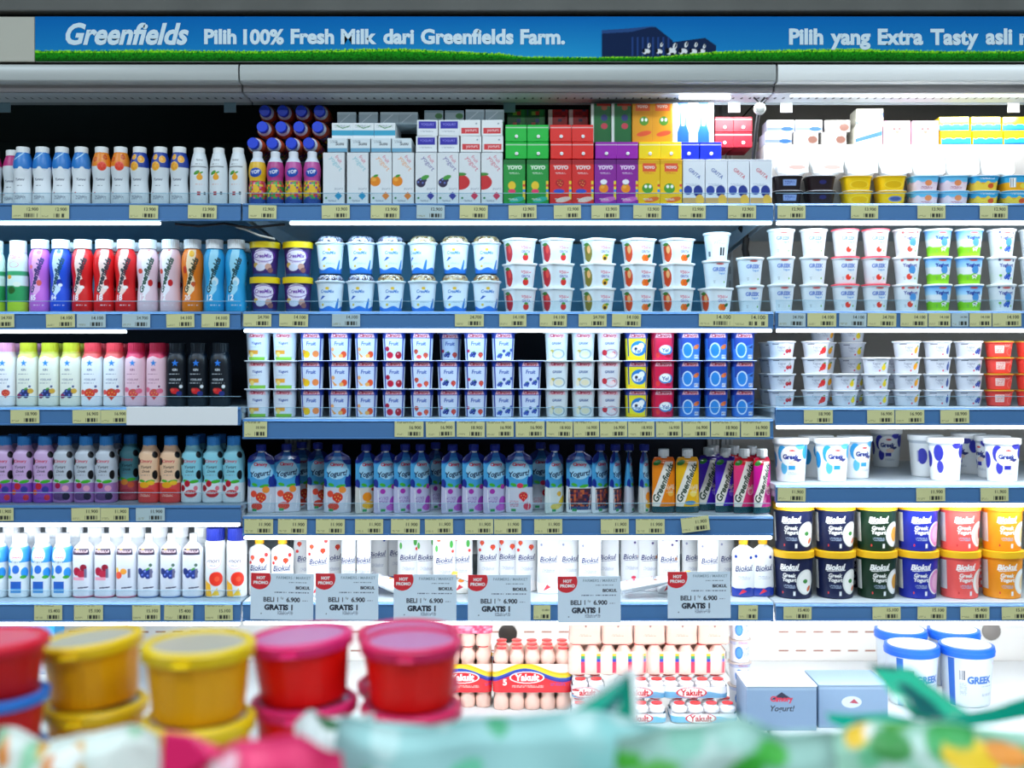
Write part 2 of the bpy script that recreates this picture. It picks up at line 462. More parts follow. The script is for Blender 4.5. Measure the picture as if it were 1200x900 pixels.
# ---------------------------------------------------------------- top shelf
PROF_A = [(.86, 0), (.96, .02), (1., .08), (.98, .2), (.88, .38), (.88, .46), (.97, .58), (1., .68), (.92, .78), (.74, .88), (.68, .9)]
CAPW = (.7, .9, 1., 'f4f6f6', 0)
HA = Hmm('L1', 172.5)
def art_a(top): return (WHITE, top, T('Yummi', 0, .44*HA, 25, '2a3458', shear=.25, bold=.02), MT(-7, 7, .34*HA, 1, '555566', 2.6), MT(-14, 14, .17*HA, 4, '6a7488', 2.6), E(-14, .21*HA, 2.2, 2.2, 'c03040'), R(-40, .62*HA, -39, .64*HA, '444444'))
K_sky = bottle('drinking_yogurt_bottle', 'white yogurt bottle printed with blue sky', 44.5, HA, PROF_A, art_a([R(-80, .62*HA, 80, HA, '2b7fcf'), WAVE(.62*HA, 5, 26, 1, 'f2f6fa', False), LINE([(-14, .78*HA), (0, .84*HA), (12, .9*HA)], 3, 'a8d4f2')]), CAPW)
K_org = bottle('drinking_yogurt_bottle', 'white yogurt bottle printed with red and orange fruit', 44.5, HA, PROF_A, art_a([R(-80, .66*HA, 80, HA, 'f08a1e'), WAVE(.64*HA, 4, 30, 0, WHITE, False), slice_(4, .66*HA, 11, 'e83a20', 'f2604a'), slice_(-14, .78*HA, 8, 'd84018', 'f0a030'), slice_(14, .82*HA, 8, 'c83018', 'f0a030')]), CAPW)
K_navyorg = bottle('drinking_yogurt_bottle', 'white yogurt bottle printed with oranges on navy', 44.5, HA, PROF_A, art_a([R(-80, .64*HA, 80, HA, '1c3f9e'), WAVE(.62*HA, 4, 34, 2, WHITE, False), slice_(-6, .66*HA, 11), slice_(12, .78*HA, 9), slice_(-8, .82*HA, 7)]), CAPW)
PROF_B = [(.9, 0), (1., .03), (1., .5), (.98, .6), (.9, .74), (.68, .9), (.6, .92)]
K_plain = bottle('drinking_yogurt_bottle', 'plain white yogurt bottle with yellow lemon print', 43, HA*.985, PROF_B, (WHITE, T('Yummi', 4, .77*HA, 19, '202428', shear=.25, bold=.02), MT(-8, 12, .7*HA, 1, '303034'), R(-24, .645*HA, 24, .66*HA, '1a1c20'), pear(4, .49*HA, 10, 'f2a81e'), E(-3, .55*HA, 8, 4, '4c9a34', 30), MT(-6, 16, .36*HA, 1, 'e0803a'), R(-2, .17*HA, 6, .23*HA, 'b02030'), R(14, .18*HA, 19, .23*HA, '404048')), (.62, .91, 1., 'f2f4f4'))
K_pinkb = bottle('drinking_yogurt_bottle', 'white yogurt bottle with magenta top print', 44.5, HA*.98, PROF_A, art_a([R(-80, .7*HA, 80, HA, 'c02a78')]), CAPW)
HK = Hmm('M1', 178)
PROF_K = [(.88, 0), (1., .03), (1., .36), (.93, .42), (.93, .5), (1., .56), (1., .7), (.8, .82), (.6, .88)]
def art_k(c1, c2, c3): return (c1, R(-80, 0, 80, .16*HK, '2a4f9c'), R(-80, .16*HK, 80, .45*HK, c2), R(-80, .8*HK, 80, HK, 'dfe6f2'), SPECK(-60, .12*HK, 60, .44*HK, 5, ['e8c22a', 'd83a34', '3aa04a', c3], .6), E(0, .6*HK, 15, 11, '1d4fb4', 10), T('YOP', 0, .61*HK, 22, 'f6f8ff', rot=8, bold=.03), E(2, .29*HK, 8, 8, 'f0c02c'))
def kidbottle(desc, *a, lying=False):
    k = bottle('kids_yogurt_bottle', desc, 41, HK, PROF_K, art_k(*a), (.55, .88, 1., 'e8ecf4') if not lying else (.66, .88, 1., '1f45d8', 18))
    return k
K_kid1 = kidbottle('small kids yogurt bottle in yellow sleeve', 'e8b81e', 'c8303a', 'd86a9a')
K_kid2 = kidbottle('small kids yogurt bottle in magenta sleeve', 'b83a86', '2f8a4a', 'c83a5a')
K_kid3 = kidbottle('small kids yogurt bottle in pink sleeve', 'c04a9c', 'e0b02a', '7a3aa0')
K_lie = kidbottle('blue-capped kids yogurt bottle lying cap forward', 'c85a3a', '4a3a8c', 'b83a6a', lying=True)
# slim cartons of plain, orange, berry and strawberry yogurt
HC = Hmm('M1', 179.5)
def art_c(word, fruit, col): return ('e6e9ec', T('yogurt', 4, .77*HC, 40, word, rot=-52, bold=.0), T('fruit', 12, .86*HC, 20, 'd83a6a', rot=-52), fruit, P([(11, 12), (20, 22), (11, 32), (2, 22)], col), E(-18, 17, 2.6, 2.6, '2f8a50'), MT(-14, 6, 12, 2, '8890a0'), MT(2, 22, 42, 3, 'a8aeb8'), R(-26, HC-3, 26, HC, 'd0d4da'))
def seam(w, d, h): return ('top_seam', box_mesh('top_seam', -w/2 + 1, w/2 - 1, -1.5, 1.5, h, h + 3), mat('e6e9ec', .5))
K_c1 = carton('yogurt_carton', 'slim white carton with turquoise diamond', 51, 36, HC - 2, art_c('7fc4d0', [], '2a9ac8'), extra=[seam(51, 36, HC - 2)])
K_c2 = carton('yogurt_carton', 'slim white carton with orange print', 51, 36, HC - 2, art_c('f0a050', orange(-14, .45*HC, 13), 'f08a3a'), extra=[seam(51, 36, HC - 2)])
K_c3 = carton('yogurt_carton', 'slim white carton with blackberry print', 51, 36, HC - 2, art_c('5a4a9c', [E(-12, .42*HC, 11, 11, '2a2440'), berries(-12, .44*HC, 11, '33284f'), E(-2, .52*HC, 10, 5, '4aa040', 20)], '3a3f9e'), extra=[seam(51, 36, HC - 2)])
K_c4 = carton('yogurt_carton', 'slim white carton with strawberry print', 51, 36, HC - 2, art_c('d84a6a', [E(-22, .43*HC, 22, 18, 'd42a30'), E(-22, .58*HC, 14, 4, '3f8f35')], 'd83a5a'), extra=[seam(51, 36, HC - 2)])
def lying(name, desc, w, h, L, art): return carton(name, desc, w, L, h, art)
K_l1 = lying('yogurt_carton', 'pale carton lying with grey-lettered end forward', 47, 33, 112, ('dfe9ee', R(-24, 0, 24, 9, '6aa8c8'), T('Susu', 6, 20, 20, '3a4450', bold=.02), MT(-18, 0, 27, 3, '8a98a4')))
K_l2 = lying('yogurt_carton', 'white carton lying with turquoise band forward', 51, 38, 112, ('eef2f4', R(-26, 8, 26, 20, '38a8cc'), MT(-20, 20, 33, 3, '98a4b0'), LINE([(-14, 32), (0, 25), (16, 30)], 2, '5a9a5a')))
K_l3 = lying('yogurt_carton', 'white carton lying with purple-blue band forward', 50, 38, 112, ('eef1f4', R(-21, 17, 21, 35, '2a22a8'), T('YOGURT', 0, 27, 32, '8f8ae8', bold=.02), MT(-18, 14, 13, 2, '9aa4b0')))
K_l4 = lying('yogurt_carton', 'white carton lying with red band forward', 50, 38, 112, ('f2f4f4', R(-21, 5, 21, 19, 'e03a40'), T('yogurt', 2, 12, 28, 'f8c8c8', bold=.02), E(15, 29, 2, 2, '9aa4b0')))
K_l5 = lying('yogurt_carton', 'glossy grey carton lying at the back', 46, 30, 110, ('a9bcc6', LINE([(-15, 5), (10, 26)], 2, 'd8e2e8'), R(-23, 24, 23, 30, 'c2d2da')))
K_l6 = lying('yogurt_carton', 'grey carton with green leaf lying at the back', 46, 28, 110, ('9fb2ba', E(12, 14, 9, 7, '3a7a3a'), R(-23, 22, 23, 28, '7f98a4')))
# kids milk cartons
HT = Hmm('M1', 187.5)
def art_t(c, dark, word, fruit, foot): return (c, R(-60, HT - 14, 60, HT, dark), T('YOYO', 0, .81*HT, 36, word, bold=.06), MT(-12, 12, .7*HT, 2, word), fruit, R(20, .12*HT, 26, .52*HT, 'f2d23a'), R(20, .28*HT, 26, .34*HT, '3a8ae0'), R(20, .4*HT, 26, .45*HT, 'e04a3a'), E(6, .12*HT, 18, 6, foot, 12), MT(-14, 8, .14*HT, 2, 'f2f2e2'), R(-60, 0, 60, 3, dark))
def tetra(desc, *a, cap=None): return carton('kids_milk_carton', desc, 52, 40, HT - 2, art_t(*a), extra=[('top_seam', box_mesh('top_seam', -25, 25, -1.5, 1.5, HT - 2, HT + 1), mat(a[1], .5))])
K_t1 = tetra('small green milk carton with yellow round print', '1f9a3e', '127030', 'e6f6e0', [E(-6, .42*HT, 9, 10, 'f2cc2e'), E(-6, .3*HT, 9, 5, 'e83a6a')], '2fb8a0')
K_t2 = tetra('small red milk carton with strawberry print', 'e02a26', 'b01820', 'f2dede', [straw(-2, .46*HT, 12, 'c01820'), E(-4, .3*HT, 13, 5, '2a4fc0')], 'f2d0c0')
K_t3 = tetra('small purple milk carton with orange print', '8f1f9a', '6a1278', 'f0d8f4', [orange(-4, .36*HT, 11), E(-4, .5*HT, 8, 6, 'f4eef8')], 'd86ac0')
K_t4 = tetra('small yellow milk carton with green apple print', 'f2c010', 'e0a808', 'd8482a', [E(-4, .36*HT, 13, 12, '4f9a2a'), E(-8, .4*HT, 3.5, 4, 'f6f6f0'), E(2, .4*HT, 3.5, 4, 'f6f6f0'), R(-16, .72*HT, 16, .9*HT, 'e8562e'), T('YOYO', 0, .81*HT, 26, 'f6f2ea', bold=.04)], 'e8702a')
def art_g(w): return ('e2e7ee', T('GRITA', 2, .68*HT, 34, w, rot=-40, bold=.02), MT(-20, 14, .46*HT, 4, 'a8b4c4'), E(-14, .32*HT, 10, 11, '24409a'), E(10, .3*HT, 11, 14, '1c3388'), R(-26, 0, 26, .16*HT, 'c9a36a'), E(14, .12*HT, 10, 12, 'e8b84a'), R(-60, HT - 6, 60, HT, 'c6ccd6'))
K_t5 = carton('milk_carton', 'small white milk carton with blue lettering', 52, 40, HT - 2, art_g('3a5aa8'), extra=[seam(52, 40, HT - 2)])
K_t6 = carton('milk_carton', 'small white milk carton with red lettering', 52, 40, HT - 2, art_g('c84a5a'), extra=[seam(52, 40, HT - 2)])
def gable(desc, c, dot='f2f2f2', w=51, h=40):
    k = carton('kids_milk_carton', desc, w, 100, h, (c, R(-w, h - 7, w, h - 6, 'f6f6f6'), R(-w, h*.48, w, h*.5, c)), extra=[('screw_cap', disc_mesh('screw_cap', [(4.2, 0), (4.2, 2.4), (3.4, 3)], segs=18, xform=lambda V: np.stack([V[:, 0] + 1, -50 - V[:, 2], V[:, 1] + h*.3], 1)), mat(dot, .4))])
    return k
K_g1 = gable('bright green carton lying with white screw cap', '10c040')
K_g2 = gable('bright red carton lying with white screw cap', 'ee2a22')
K_g3 = gable('bright purple carton lying with white screw cap', 'a012b0')
K_g4 = gable('bright yellow carton lying with white screw cap', 'f6d80a')
K_g5 = gable('bright blue carton lying with white screw cap', '0c2fd8')
K_g6 = gable('crimson carton lying with white screw cap', 'c0142c', h=37, w=46)
K_b1 = carton('kids_milk_carton', 'dark green carton peeking over the bright green ones', 48, 90, 50, ('165a2c', SPECK(-20, 10, 20, 80, 9, ['2a3a70', 'c03a2a', '80b040'], .3), R(10, 0, 20, 96, '1f7a3a')))
K_b2 = carton('kids_milk_carton', 'dark red carton peeking over the bright red ones', 48, 90, 50, ('b01a20', R(-24, 0, -14, 96, 'd8d4d0'), SPECK(-10, 20, 20, 80, 9, ['3a2a50', '801018'], .35)))
K_b3 = carton('kids_milk_carton', 'green carton with white edge standing behind', 48, 38, 94, ('14642e', R(-25, 0, -17, 104, 'd8e0d8'), E(8, 60, 8, 8, '2a2f70'), E(8, 40, 8, 7, 'c03a4a'), E(8, 84, 7, 6, 'a0522a'), R(-10, 88, 24, 100, 'b83020')))
K_b4 = carton('kids_milk_carton', 'golden yellow carton standing behind', 49, 38, 94, ('d8920c', R(-16, 76, 18, 98, 'e0602a'), T('YOYO', 0, 87, 26, 'f6e8d8', bold=.04), E(4, 52, 11, 11, '4f8a22'), E(0, 55, 3, 4, 'f2f2e8'), E(9, 55, 3, 4, 'f2f2e8'), E(4, 22, 18, 6, 'd8502a', 12)))
K_b5 = carton('milk_carton', 'tall white carton with blue waist', 50, 38, 96, ('d4e4f2', R(-14, 0, 14, 24, '1f62b8'), P([(-14, 24), (14, 24), (7, 46), (-7, 46)], '1f62b8'), R(-8, 46, 8, 82, '2f7fd0'), P([(-8, 82), (8, 82), (16, 104), (-16, 104)], '1f62b8'), R(-3, 40, 3, 86, 'e8f2fa')))
# dessert cups and tubs on the top right shelf
def dessert(desc, art, foil='f2f4f6'):
    return cup('dessert_cup', desc, 68, 58, 36, art, foil, n=3.4, lidw=1.08, lidh=1.6, cat='dessert cup', foil=True)
K_d1 = dessert('dark brown pudding cup with pale blue sticker', ('1f1518', R(-16, 12, 18, 26, '8fa6d8'), MT(-12, 14, 23, 4, '3a4a90'), R(-80, 0, 80, 4, '302428')))
K_d2 = dessert('plain dark brown pudding cup', ('24171a', E(0, 20, 9, 5, '2a2a68'), R(-80, 0, 80, 4, '38282c')))
K_d3 = dessert('plain yellow pudding cup', ('f2c40a', E(0, 14, 22, 8, 'e8b606'), RING(0, 14, 24, 10, .1, 'f8d840')))
K_d4 = dessert('yellow pudding cup with blue oval sticker', ('f2c40a', E(4, 16, 18, 7, '7f8fb8'), E(4, 16, 14, 5, '4a5a98')))
K_d5 = dessert('pink and sky-blue dessert cup', ('e8c2d4', R(-90, 20, 90, 36, '6ac0e8'), WAVE(20, 4, 30, 0, 'f2dce6', False), E(4, 18, 9, 7, 'f0905a'), MT(-16, 16, 10, 3, 'b05a80')))
K_d6 = dessert('yellow and sky-blue dessert cup', ('f2ae1a', R(-90, 19, 90, 36, '3aaadc'), WAVE(19, 4, 26, 1, 'f6d24a', False), MT(-18, 18, 30, 2, 'f0f6fa'), E(10, 11, 8, 6, 'e05a2a')))
K_d7 = dessert('yellow and sky-blue dessert cup with barcode', ('f2ae1a', R(-90, 19, 90, 36, '3aaadc'), BAR(-22, -8, 8, 28), E(12, 11, 8, 6, 'f0d84a')))
def tray(desc, w, h, art, n=4.):
    """a filmed four-pack tilted so that its white lids face the aisle"""
    pr = [(w/2 - 4, h/2 - 4, 0), (w/2, h/2, 4), (w/2, h/2, 24), (w/2 - 2, h/2 - 2, 27)]
    body = loft('tray', sec_super(n, 3, w/2, 170, 4), pr, None, sharp=.5, xform=lambda V: np.stack([V[:, 0], -V[:, 2] + 14, V[:, 1] + h/2], 1))
    face = card_mesh('lid_film', w - 8, h - 8, art, 1.3, .6)
    for v in face.vertices: v.co.y -= .0138; v.co.z += .004
    return Kind('dessert_multipack', 'multipack', desc, [('tray', body, mat('f2f4f4', .25, spec=.6)), ('lid_film', face, FILM)], h, 14)
K_m1 = tray('white tray of desserts with silvery round lids', 80, 74, ('f4f5f6', R(-30, 10, 30, 12, 'd8dadd'), E(10, 14, 20, 6, 'c8a8a0'), E(-12, 50, 26, 14, 'fafafa'), LINE([(-34, 40), (34, 44)], 1.5, 'e0e2e6')), 2.6)
K_m2 = tray('plain white tray of desserts', 80, 76, ('f6f7f7', LINE([(-34, 10), (34, 14)], 1.5, 'e6e8ea')), 3.)
K_m3 = tray('plain white square dessert tray', 80, 72, ('f8f8f8', LINE([(-30, 8), (30, 8)], 1.2, 'e6e8ea')), 7.)
def bag_box(desc, w, h, art): return carton('dessert_box', desc, w, 60, h, art, cat='box', m=FILM)
K_x1 = bag_box('blue and lilac dessert sleeve', 66, 30, ('c8d2e8', R(-33, 4, 33, 12, '6a78c8'), E(16, 8, 14, 6, '2a52b8'), R(-33, 22, 33, 30, 'e4e8f0'), MT(-24, 20, 20, 3, '7080b0')))
K_x2 = bag_box('grey-brown dessert sleeve', 62, 30, ('8a8884', E(0, 15, 22, 10, 'b8b0a8'), R(-20, 8, 6, 20, 'c8d0e4'), E(16, 12, 12, 9, '6a4a40')))
K_x3 = bag_box('cream and blue dessert sleeve', 66, 44, ('e2e2d2', P([(-33, 4), (33, 22), (33, 34), (-33, 14)], '3a62c8'), MT(-20, 24, 38, 3, '7a90c0'), E(-8, 34, 12, 5, 'c8d88a')))
K_x4 = bag_box('pink dessert box with red dots', 64, 58, ('f0bcd4', E(0, 36, 20, 14, 'f4d4d8'), E(-7, 38, 4, 3, 'c84a4a'), E(6, 38, 4, 3, 'c84a4a'), E(0, 30, 6, 3, 'd86a5a'), R(-32, 0, 32, 12, 'e4d0e0')))
K_x5 = bag_box('yellow and cyan dessert box', 72, 34, ('f2e01a', R(-36, 4, 36, 16, '2a9ad8'), WAVE(16, 3, 24, 0, 'f2e01a'), MT(-22, 24, 28, 2, 'c83a2a'), R(-36, 0, 36, 4, '1a6ab0')))
# ---------------------------------------------------------------- second shelf, left: curvy milk bottles
HG = Hmm('L2', 281)
PROF_G = [(.84, 0), (.93, .02), (.96, .1), (.92, .24), (.86, .36), (.9, .46), (1., .6), (1., .7), (.93, .79), (.76, .855), (.68, .87)]
def art_milk(bg, sw, word, fruit, num): return (bg, [P([(-16, .3*HG), (-2, .22*HG), (10, .3*HG), (12, .42*HG), (4, .56*HG), (10, .7*HG), (18, .86*HG), (-6, .86*HG), (-10, .66*HG), (-6, .5*HG)], sw)] if sw else [], T('Greenfields', 0, .51*HG, 88, word, rot=70, shear=.25, bold=.045), fruit, T(num, -8, .2*HG, 16, 'f6f6f8', bold=.03), MT(-6, 20, .1*HG, 1, 'f4e8ee', 3), E(4, .88*HG, 30, 4, bg))
def milk(desc, *a): return bottle('flavoured_milk_bottle', desc, 51, HG, PROF_G, art_milk(*a), (.8, .875, 1., 'f4f6f8', 26))
K_pink = milk('pink curvy milk bottle with berry print', 'c86ad0', 'e6a8dc', '2a2f6a', [E(8, .4*HG, 7, 7, 'e0605a'), E(-12, .62*HG, 5, 5, 'e86a7a'), E(8, .82*HG, 6, 5, 'e8607a')], '85')
K_blue = milk('blue curvy milk bottle with blueberry print', '1f4fd0', 'c8dcf2', '16485a', [E(8, .4*HG, 8, 9, '2038a8'), E(10, .37*HG, 6, 4, 'e8eef6'), E(6, .83*HG, 6, 5, '3a6ae0')], '84')
K_red = milk('red curvy milk bottle with strawberry print', 'd81a1e', 'f0d0c8', '16303a', [E(10, .4*HG, 8, 9, 'c01018'), E(8, .34*HG, 7, 4, 'f2e6e2'), E(-12, .8*HG, 7, 8, 'e8463a')], '18')
K_wht = milk('white curvy milk bottle with red cherry print', 'e6c8d2', 'eeeaf0', '1a4a3a', [E(12, .4*HG, 7, 8, 'cc1c24'), E(-14, .56*HG, 7, 6, 'd8483a'), E(8, .86*HG, 5, 4, 'e05a4a')], '12')
K_orm = milk('orange curvy milk bottle with mango print', 'e87a12', 'f4dcb8', '14301c', [straw(8, .38*HG, 7, 'c8281e'), E(4, .8*HG, 7, 8, 'f2b818'), E(-14, .58*HG, 6, 9, 'c83a1a')], '20')
K_cyn = milk('sky-blue curvy milk bottle with white splash', '28a0d8', '9ad8f0', '123a3c', [E(6, .42*HG, 9, 10, 'dcf0f8'), E(4, .4*HG, 6, 6, 'a8dcf0')], '12')
K_grn = bottle('drinking_yogurt_bottle', 'green and white yogurt bottle with lime print', 48, HG*.985, [(.94, 0), (1., .02), (1., .5), (.97, .72), (.86, .8), (.74, .84)], ('d8ece4', R(-80, .5*HG, 80, .56*HG, '3aa06a'), R(-80, 0, 80, .14*HG, 'b8d83a'), R(-80, .14*HG, 80, .36*HG, '2f9a5a'), E(-6, .3*HG, 10, 9, '2a5a24'), E(8, .38*HG, 9, 6, 'e8f0e0'), MT(-16, 16, .78*HG, 3, 'd05a6a', 3.5), RING(0, .65*HG, 12, 7, .15, 'e0788a'), E(-12, .48*HG, 7, 5, 'e8a02a'), R(-80, 0, 80, 2, '9ac02a')), (.8, .83, 1., 'f0f4f4', 24))
# second shelf, middle
HI = 84.
K_ice = cup('frozen_yogurt_tub', 'purple round tub with yellow lid', 66, 56, HI, ('3a2468', R(-120, 0, 120, 8, '24508c'), E(0, 46, 27, 22, 'e8dff0'), T('CreaMix', 0, 50, 46, '6a2a9c', shear=.2, bold=.03), RING(2, 50, 31, 14, .1, '7a3aa8'), MT(-14, 14, 38, 2, '9a80b8'), E(-22, 28, 8, 6, 'd8b04a'), E(-8, 22, 14, 8, 'd8dcf0'), E(14, 24, 9, 8, 'c89a8a'), E(20, 16, 8, 6, '8a5a5a')), 'e8c80a', lidh=15, lidw=1.1, cat='tub')
def domecup(desc, gran):
    W, H, b = 68., 92., 72.
    body = loft('body', sec_super(2, CELL, 34), [(25, 0), (26, 1.5), (32.5, b - 2), (34.5, b - 1.5), (34.5, b)], ('e2eff8', WAVE(12, 3, 50, 1.2, '2a78d8', False), R(-99, 0, 99, 5, '2a78d8'), T('CreaMix', 0, 50, 38, '2a78c8', shear=.2, bold=.03), E(0, 57, 5, 3.5, 'f0c83a'), P([(-24, 30), (-14, 40), (-6, 38), (-16, 32)], '2a60c0'), P([(22, 10), (30, 34), (34, 32), (32, 8)], '2f80d0'), MT(-10, 16, 26, 2, 'b0c8d8'), E(-16, 18, 4, 3, 'e8c84a')), ref=34)
    rim = disc_mesh('lid', [(35.5, b), (36.5, b + .6), (36.5, b + 3), (35, b + 3.6)], segs=40)
    dome = disc_mesh('dome', [(32, b + 3.6), (31.5, b + 10), (29.5, b + 17), (26, H)], segs=40)
    gr = loft('granola', sec_super(2, 2.2, 30), [(31, b + 3.7), (30.4, b + 11), (24, b + 17.5)], (gran[0], SPECK(-200, 0, 200, 200, 3.4, gran[1:], .8)), 2.2)
    return Kind('topping_yogurt_cup', 'yogurt cup', desc, [('body', body, PRINT), ('granola', gr, PRINT), ('lid', rim, mat('e4eef4', .25), [('dome', dome, CLEARLID)])], H, 36.5)
K_dm1 = domecup('white cup under clear dome of chocolate bits', ('4a3a4a', '2a2030', '6a5a78', 'c8c0d4', 'e6e2ee'))
K_dm2 = domecup('white cup under clear dome of golden granola', ('b88a4a', 'd8b070', '8a5a2a', 'e8d8b8', '5a3a1e'))
K_dm3 = domecup('white cup under clear dome of pale crumbs', ('c8ccd4', 'e8ecf2', 'a0a8b8', 'd8d0c0'))
def squarecup(desc, fruit, side):
    k = cup('square_yogurt_cup', desc, 67, 55, 58.5, ('dde4e8', T('GRITA', 2, 27, 26, '7a68b0', bold=.035), MT(-12, 16, 40, 2, 'd8506a', 3), MT(-6, 12, 34, 1, 'd8506a', 3), fruit, [E(-56, 25, 19, 22, side), E(-52, 32, 8, 9, 'f0b070' if side != 'c02430' else 'e84a40'), E(-60, 45, 11, 4, '3a7a2a')], [E(66, 24, 15, 20, side)], R(-300, 53, 300, 60, 'f2f4f4')), 'fafafa', n=5., lidw=1.08, lidh=3.)
    return k
K_q1 = squarecup('white square cup with strawberry print', [E(2, 13, 9, 8, 'd8302a'), E(2, 21, 6, 3, '4a9a3a')], 'c02430')
K_q2 = squarecup('white square cup with passion fruit print', [E(2, 13, 9, 8, 'e8b020'), E(2, 11, 5, 4, '3a2a1a'), E(8, 19, 6, 3, '6aa03a')], '8a7a2a')
K_q3 = squarecup('white square cup with peach print', [E(-2, 12, 8, 8, 'f0781e'), E(6, 12, 8, 8, 'e8621a'), E(14, 17, 6, 4, '2f6a2f', 30)], 'd8481e')
def greek(desc, word, col, lid, fruit=(), word2='Yogurt', blobs=()):
    return cup('greek_yogurt_cup', desc, 62, 48, 65.5, ('d3dde4', list(blobs), E(0, 56, 10, 2.4, 'd05a5a'), T(word, 0, 43, 38, col, bold=.045), T(word2, 6, 33, 20, '4a90d0', bold=.03), list(fruit), MT(-18, -12, 16, 3, '5a6470'), E(16, 13, 2.6, 2.6, '6ab03a'), R(-200, 62, 200, 66, lid)), lid, lidw=1.08, lidh=4.2)
K_k0 = greek('white round yogurt cup with blue lettering', 'GREEK', '5a78c0', 'f4f6f6')
K_k1 = greek('white round yogurt cup with red lid and strawberry', 'GREEK', '5a78c0', 'ee5a6a', [E(0, 16, 8, 7, 'e03a2a'), E(5, 21, 4, 3, 'f4e8e0')])
K_k2 = greek('white round yogurt cup with strawberry print', 'Yoghurt', '3a3f98', 'f4f6f6', [E(-2, 17, 8, 7, 'e0483a'), E(4, 22, 4, 3, 'f4e8e0'), E(-20, 56, 4, 3, 'e04a4a'), E(18, 57, 4, 3, 'e04a4a')], ' .')
K_k3 = greek('blue and green yogurt cup with meadow print', 'Yoghurt', '1f3a98', 'f4f6f6', [R(-200, 5, 200, 22, '7ac81e'), WAVE(22, 3, 40, 1, '7ac81e', False), R(-200, 0, 200, 8, '8ad02a'), cow(4, 18, 7)], ' .', [R(-200, 40, 200, 66, '3a98e0'), G(40, 66, 'a8d8f2', '2a8ae0'), T('Yoghurt', 0, 44, 34, '1f3a98', bold=.035)])
K_k4 = greek('white round yogurt cup with blueberry print', 'Yoghurt', '2a3f98', 'f4f6f6', [berries(2, 17, 9, '1f52b0'), E(-16, 20, 4, 3, '6ab03a'), E(-18, 57, 3, 3, '3a4a80'), E(18, 55, 3, 3, '3a4a80')], ' .')
K_bar = cup('greek_yogurt_cup', 'white round yogurt cup turned barcode forward', 62, 48, 65.5, ('d8dee4', R(-20, 8, 20, 62, 'e2e6ea'), BAR(-6, 16, 10, 30, 'f6f6f6'), MT(-14, 16, 50, 6, 'a0a8b4'), R(-34, 8, -26, 20, '5a6470')), 'f4f6f6', lidw=1.08, lidh=4.2)
# ---------------------------------------------------------------- third shelf
HN = Hmm('L3', 402)
PROF_N = [(.93, 0), (1., .02), (1., .66), (.96, .74), (.86, .8), (.78, .83), (.78, .86)]
def kin(desc, capc, bg, top, txt, fruit, star='2a86d8'):
    s = .68*HN
    st = [P([(0 + q[0]*7, s + q[1]*7) for q in ((0, 1.2), (.35, .35), (1.2, .3), (.5, -.2), (.8, -1.1), (0, -.5), (-.7, -1.1), (-.45, -.2), (-1.1, .25), (-.3, .4))], star)]
    return bottle('yogurt_drink_bottle', desc, 49, HN, PROF_N, (bg, R(-99, .79*HN, 99, HN, top), WAVE(.77*HN, 2.5, 40, 2, top), st, T('KIN', 0, .575*HN, 12, txt, bold=.02), T('YOGURT', 0, .42*HN, 28, txt, bold=.01), MT(-14, 14, .51*HN, 1, txt), MT(-16, 16, .37*HN, 1, txt), fruit, E(14, .31*HN, 4, 4, 'f4f4f4'), E(14, .31*HN, 3, 3, txt)), (.79, .855, 1., capc, 24), n=2.6)
K_n1 = kin('white yogurt bottle with pink cap', 'f0a0c8', 'f2f0f2', 'f2d8e6', '5a6a98', [straw(8, .2*HN, 11, 'd8323c')])
K_n2 = kin('cream yogurt bottle with lime-yellow cap', 'c8c82a', 'eaeadc', 'dcd86a', '5a6488', [berries(0, .2*HN, 13, '2a3470'), E(-12, .16*HN, 7, 6, '8a2a5a'), E(16, .24*HN, 7, 6, 'd8a83a')])
K_n3 = kin('white yogurt bottle with red cap', 'ee4452', 'eef0f4', 'ee5a5a', '4a5a98', [straw(0, .19*HN, 15, 'e0402c'), E(-18, .22*HN, 7, 6, 'e8504a'), E(14, .24*HN, 6, 5, 'd84a4a')])
K_n4 = kin('pink yogurt bottle with crimson cap', 'e02a52', 'f0c8d6', 'e83a6a', 'a04a78', [straw(2, .19*HN, 14, 'e04a52'), E(-16, .26*HN, 8, 6, 'e86a8a'), E(16, .24*HN, 8, 6, 'e86a8a')])
K_n5 = kin('black yogurt bottle with dark cap', '16222e', '0e1620', '122436', 'dfe6ee', [E(0, .24*HN, 10, 7, 'd8242c'), E(-6, .26*HN, 5, 4, 'e84a3a'), E(10, .2*HN, 7, 6, '1f2f78'), R(-99, 0, 99, .12*HN, '1a2a34')], '2a7fe8')
HY = 67.5
def cim(desc, bg, top, word, wc, fruit, wy=40):
    return cup('fruit_yogurt_cup', desc, 56, 49, HY, (bg, R(-200, 52, 200, HY, top), R(-28, 0, -23, 52, top) if bg != top else [], R(23, 0, 28, 52, top) if bg != top else [], P([(-22, 54), (-18, 63), (18, 63), (22, 54)], 'e6b4c2'), T('Cimory', 0, 58, 32, 'b81a3c', bold=.04), fruit, T(word, 0, wy, 25, wc, shear=.15, bold=.035) if word else []), 'eef2f8', n=2.6, lidw=1.2, lidh=1.6, foil=False)
NAVY = '223a9c'
K_y1 = cim('white cup with meadow and orange slice print', 'd6deea', 'd0d8e6', 'Yogurt', '24489c', [R(-23, 0, 23, 8, '7ab83a'), R(-23, 14, 4, 24, 'f0a83a'), MT(-18, 16, 33, 1, '8090c0'), E(-14, 14, 6, 6, 'f4d87a')])
K_y2 = cim('white and navy cup with mango print', 'd0daee', NAVY, 'Fruit', '2a52b0', [E(-13, 14, 10, 9, 'f0c018'), E(12, 15, 9, 8, 'f08a4a'), E(-20, 20, 5, 5, 'f0a02a')])
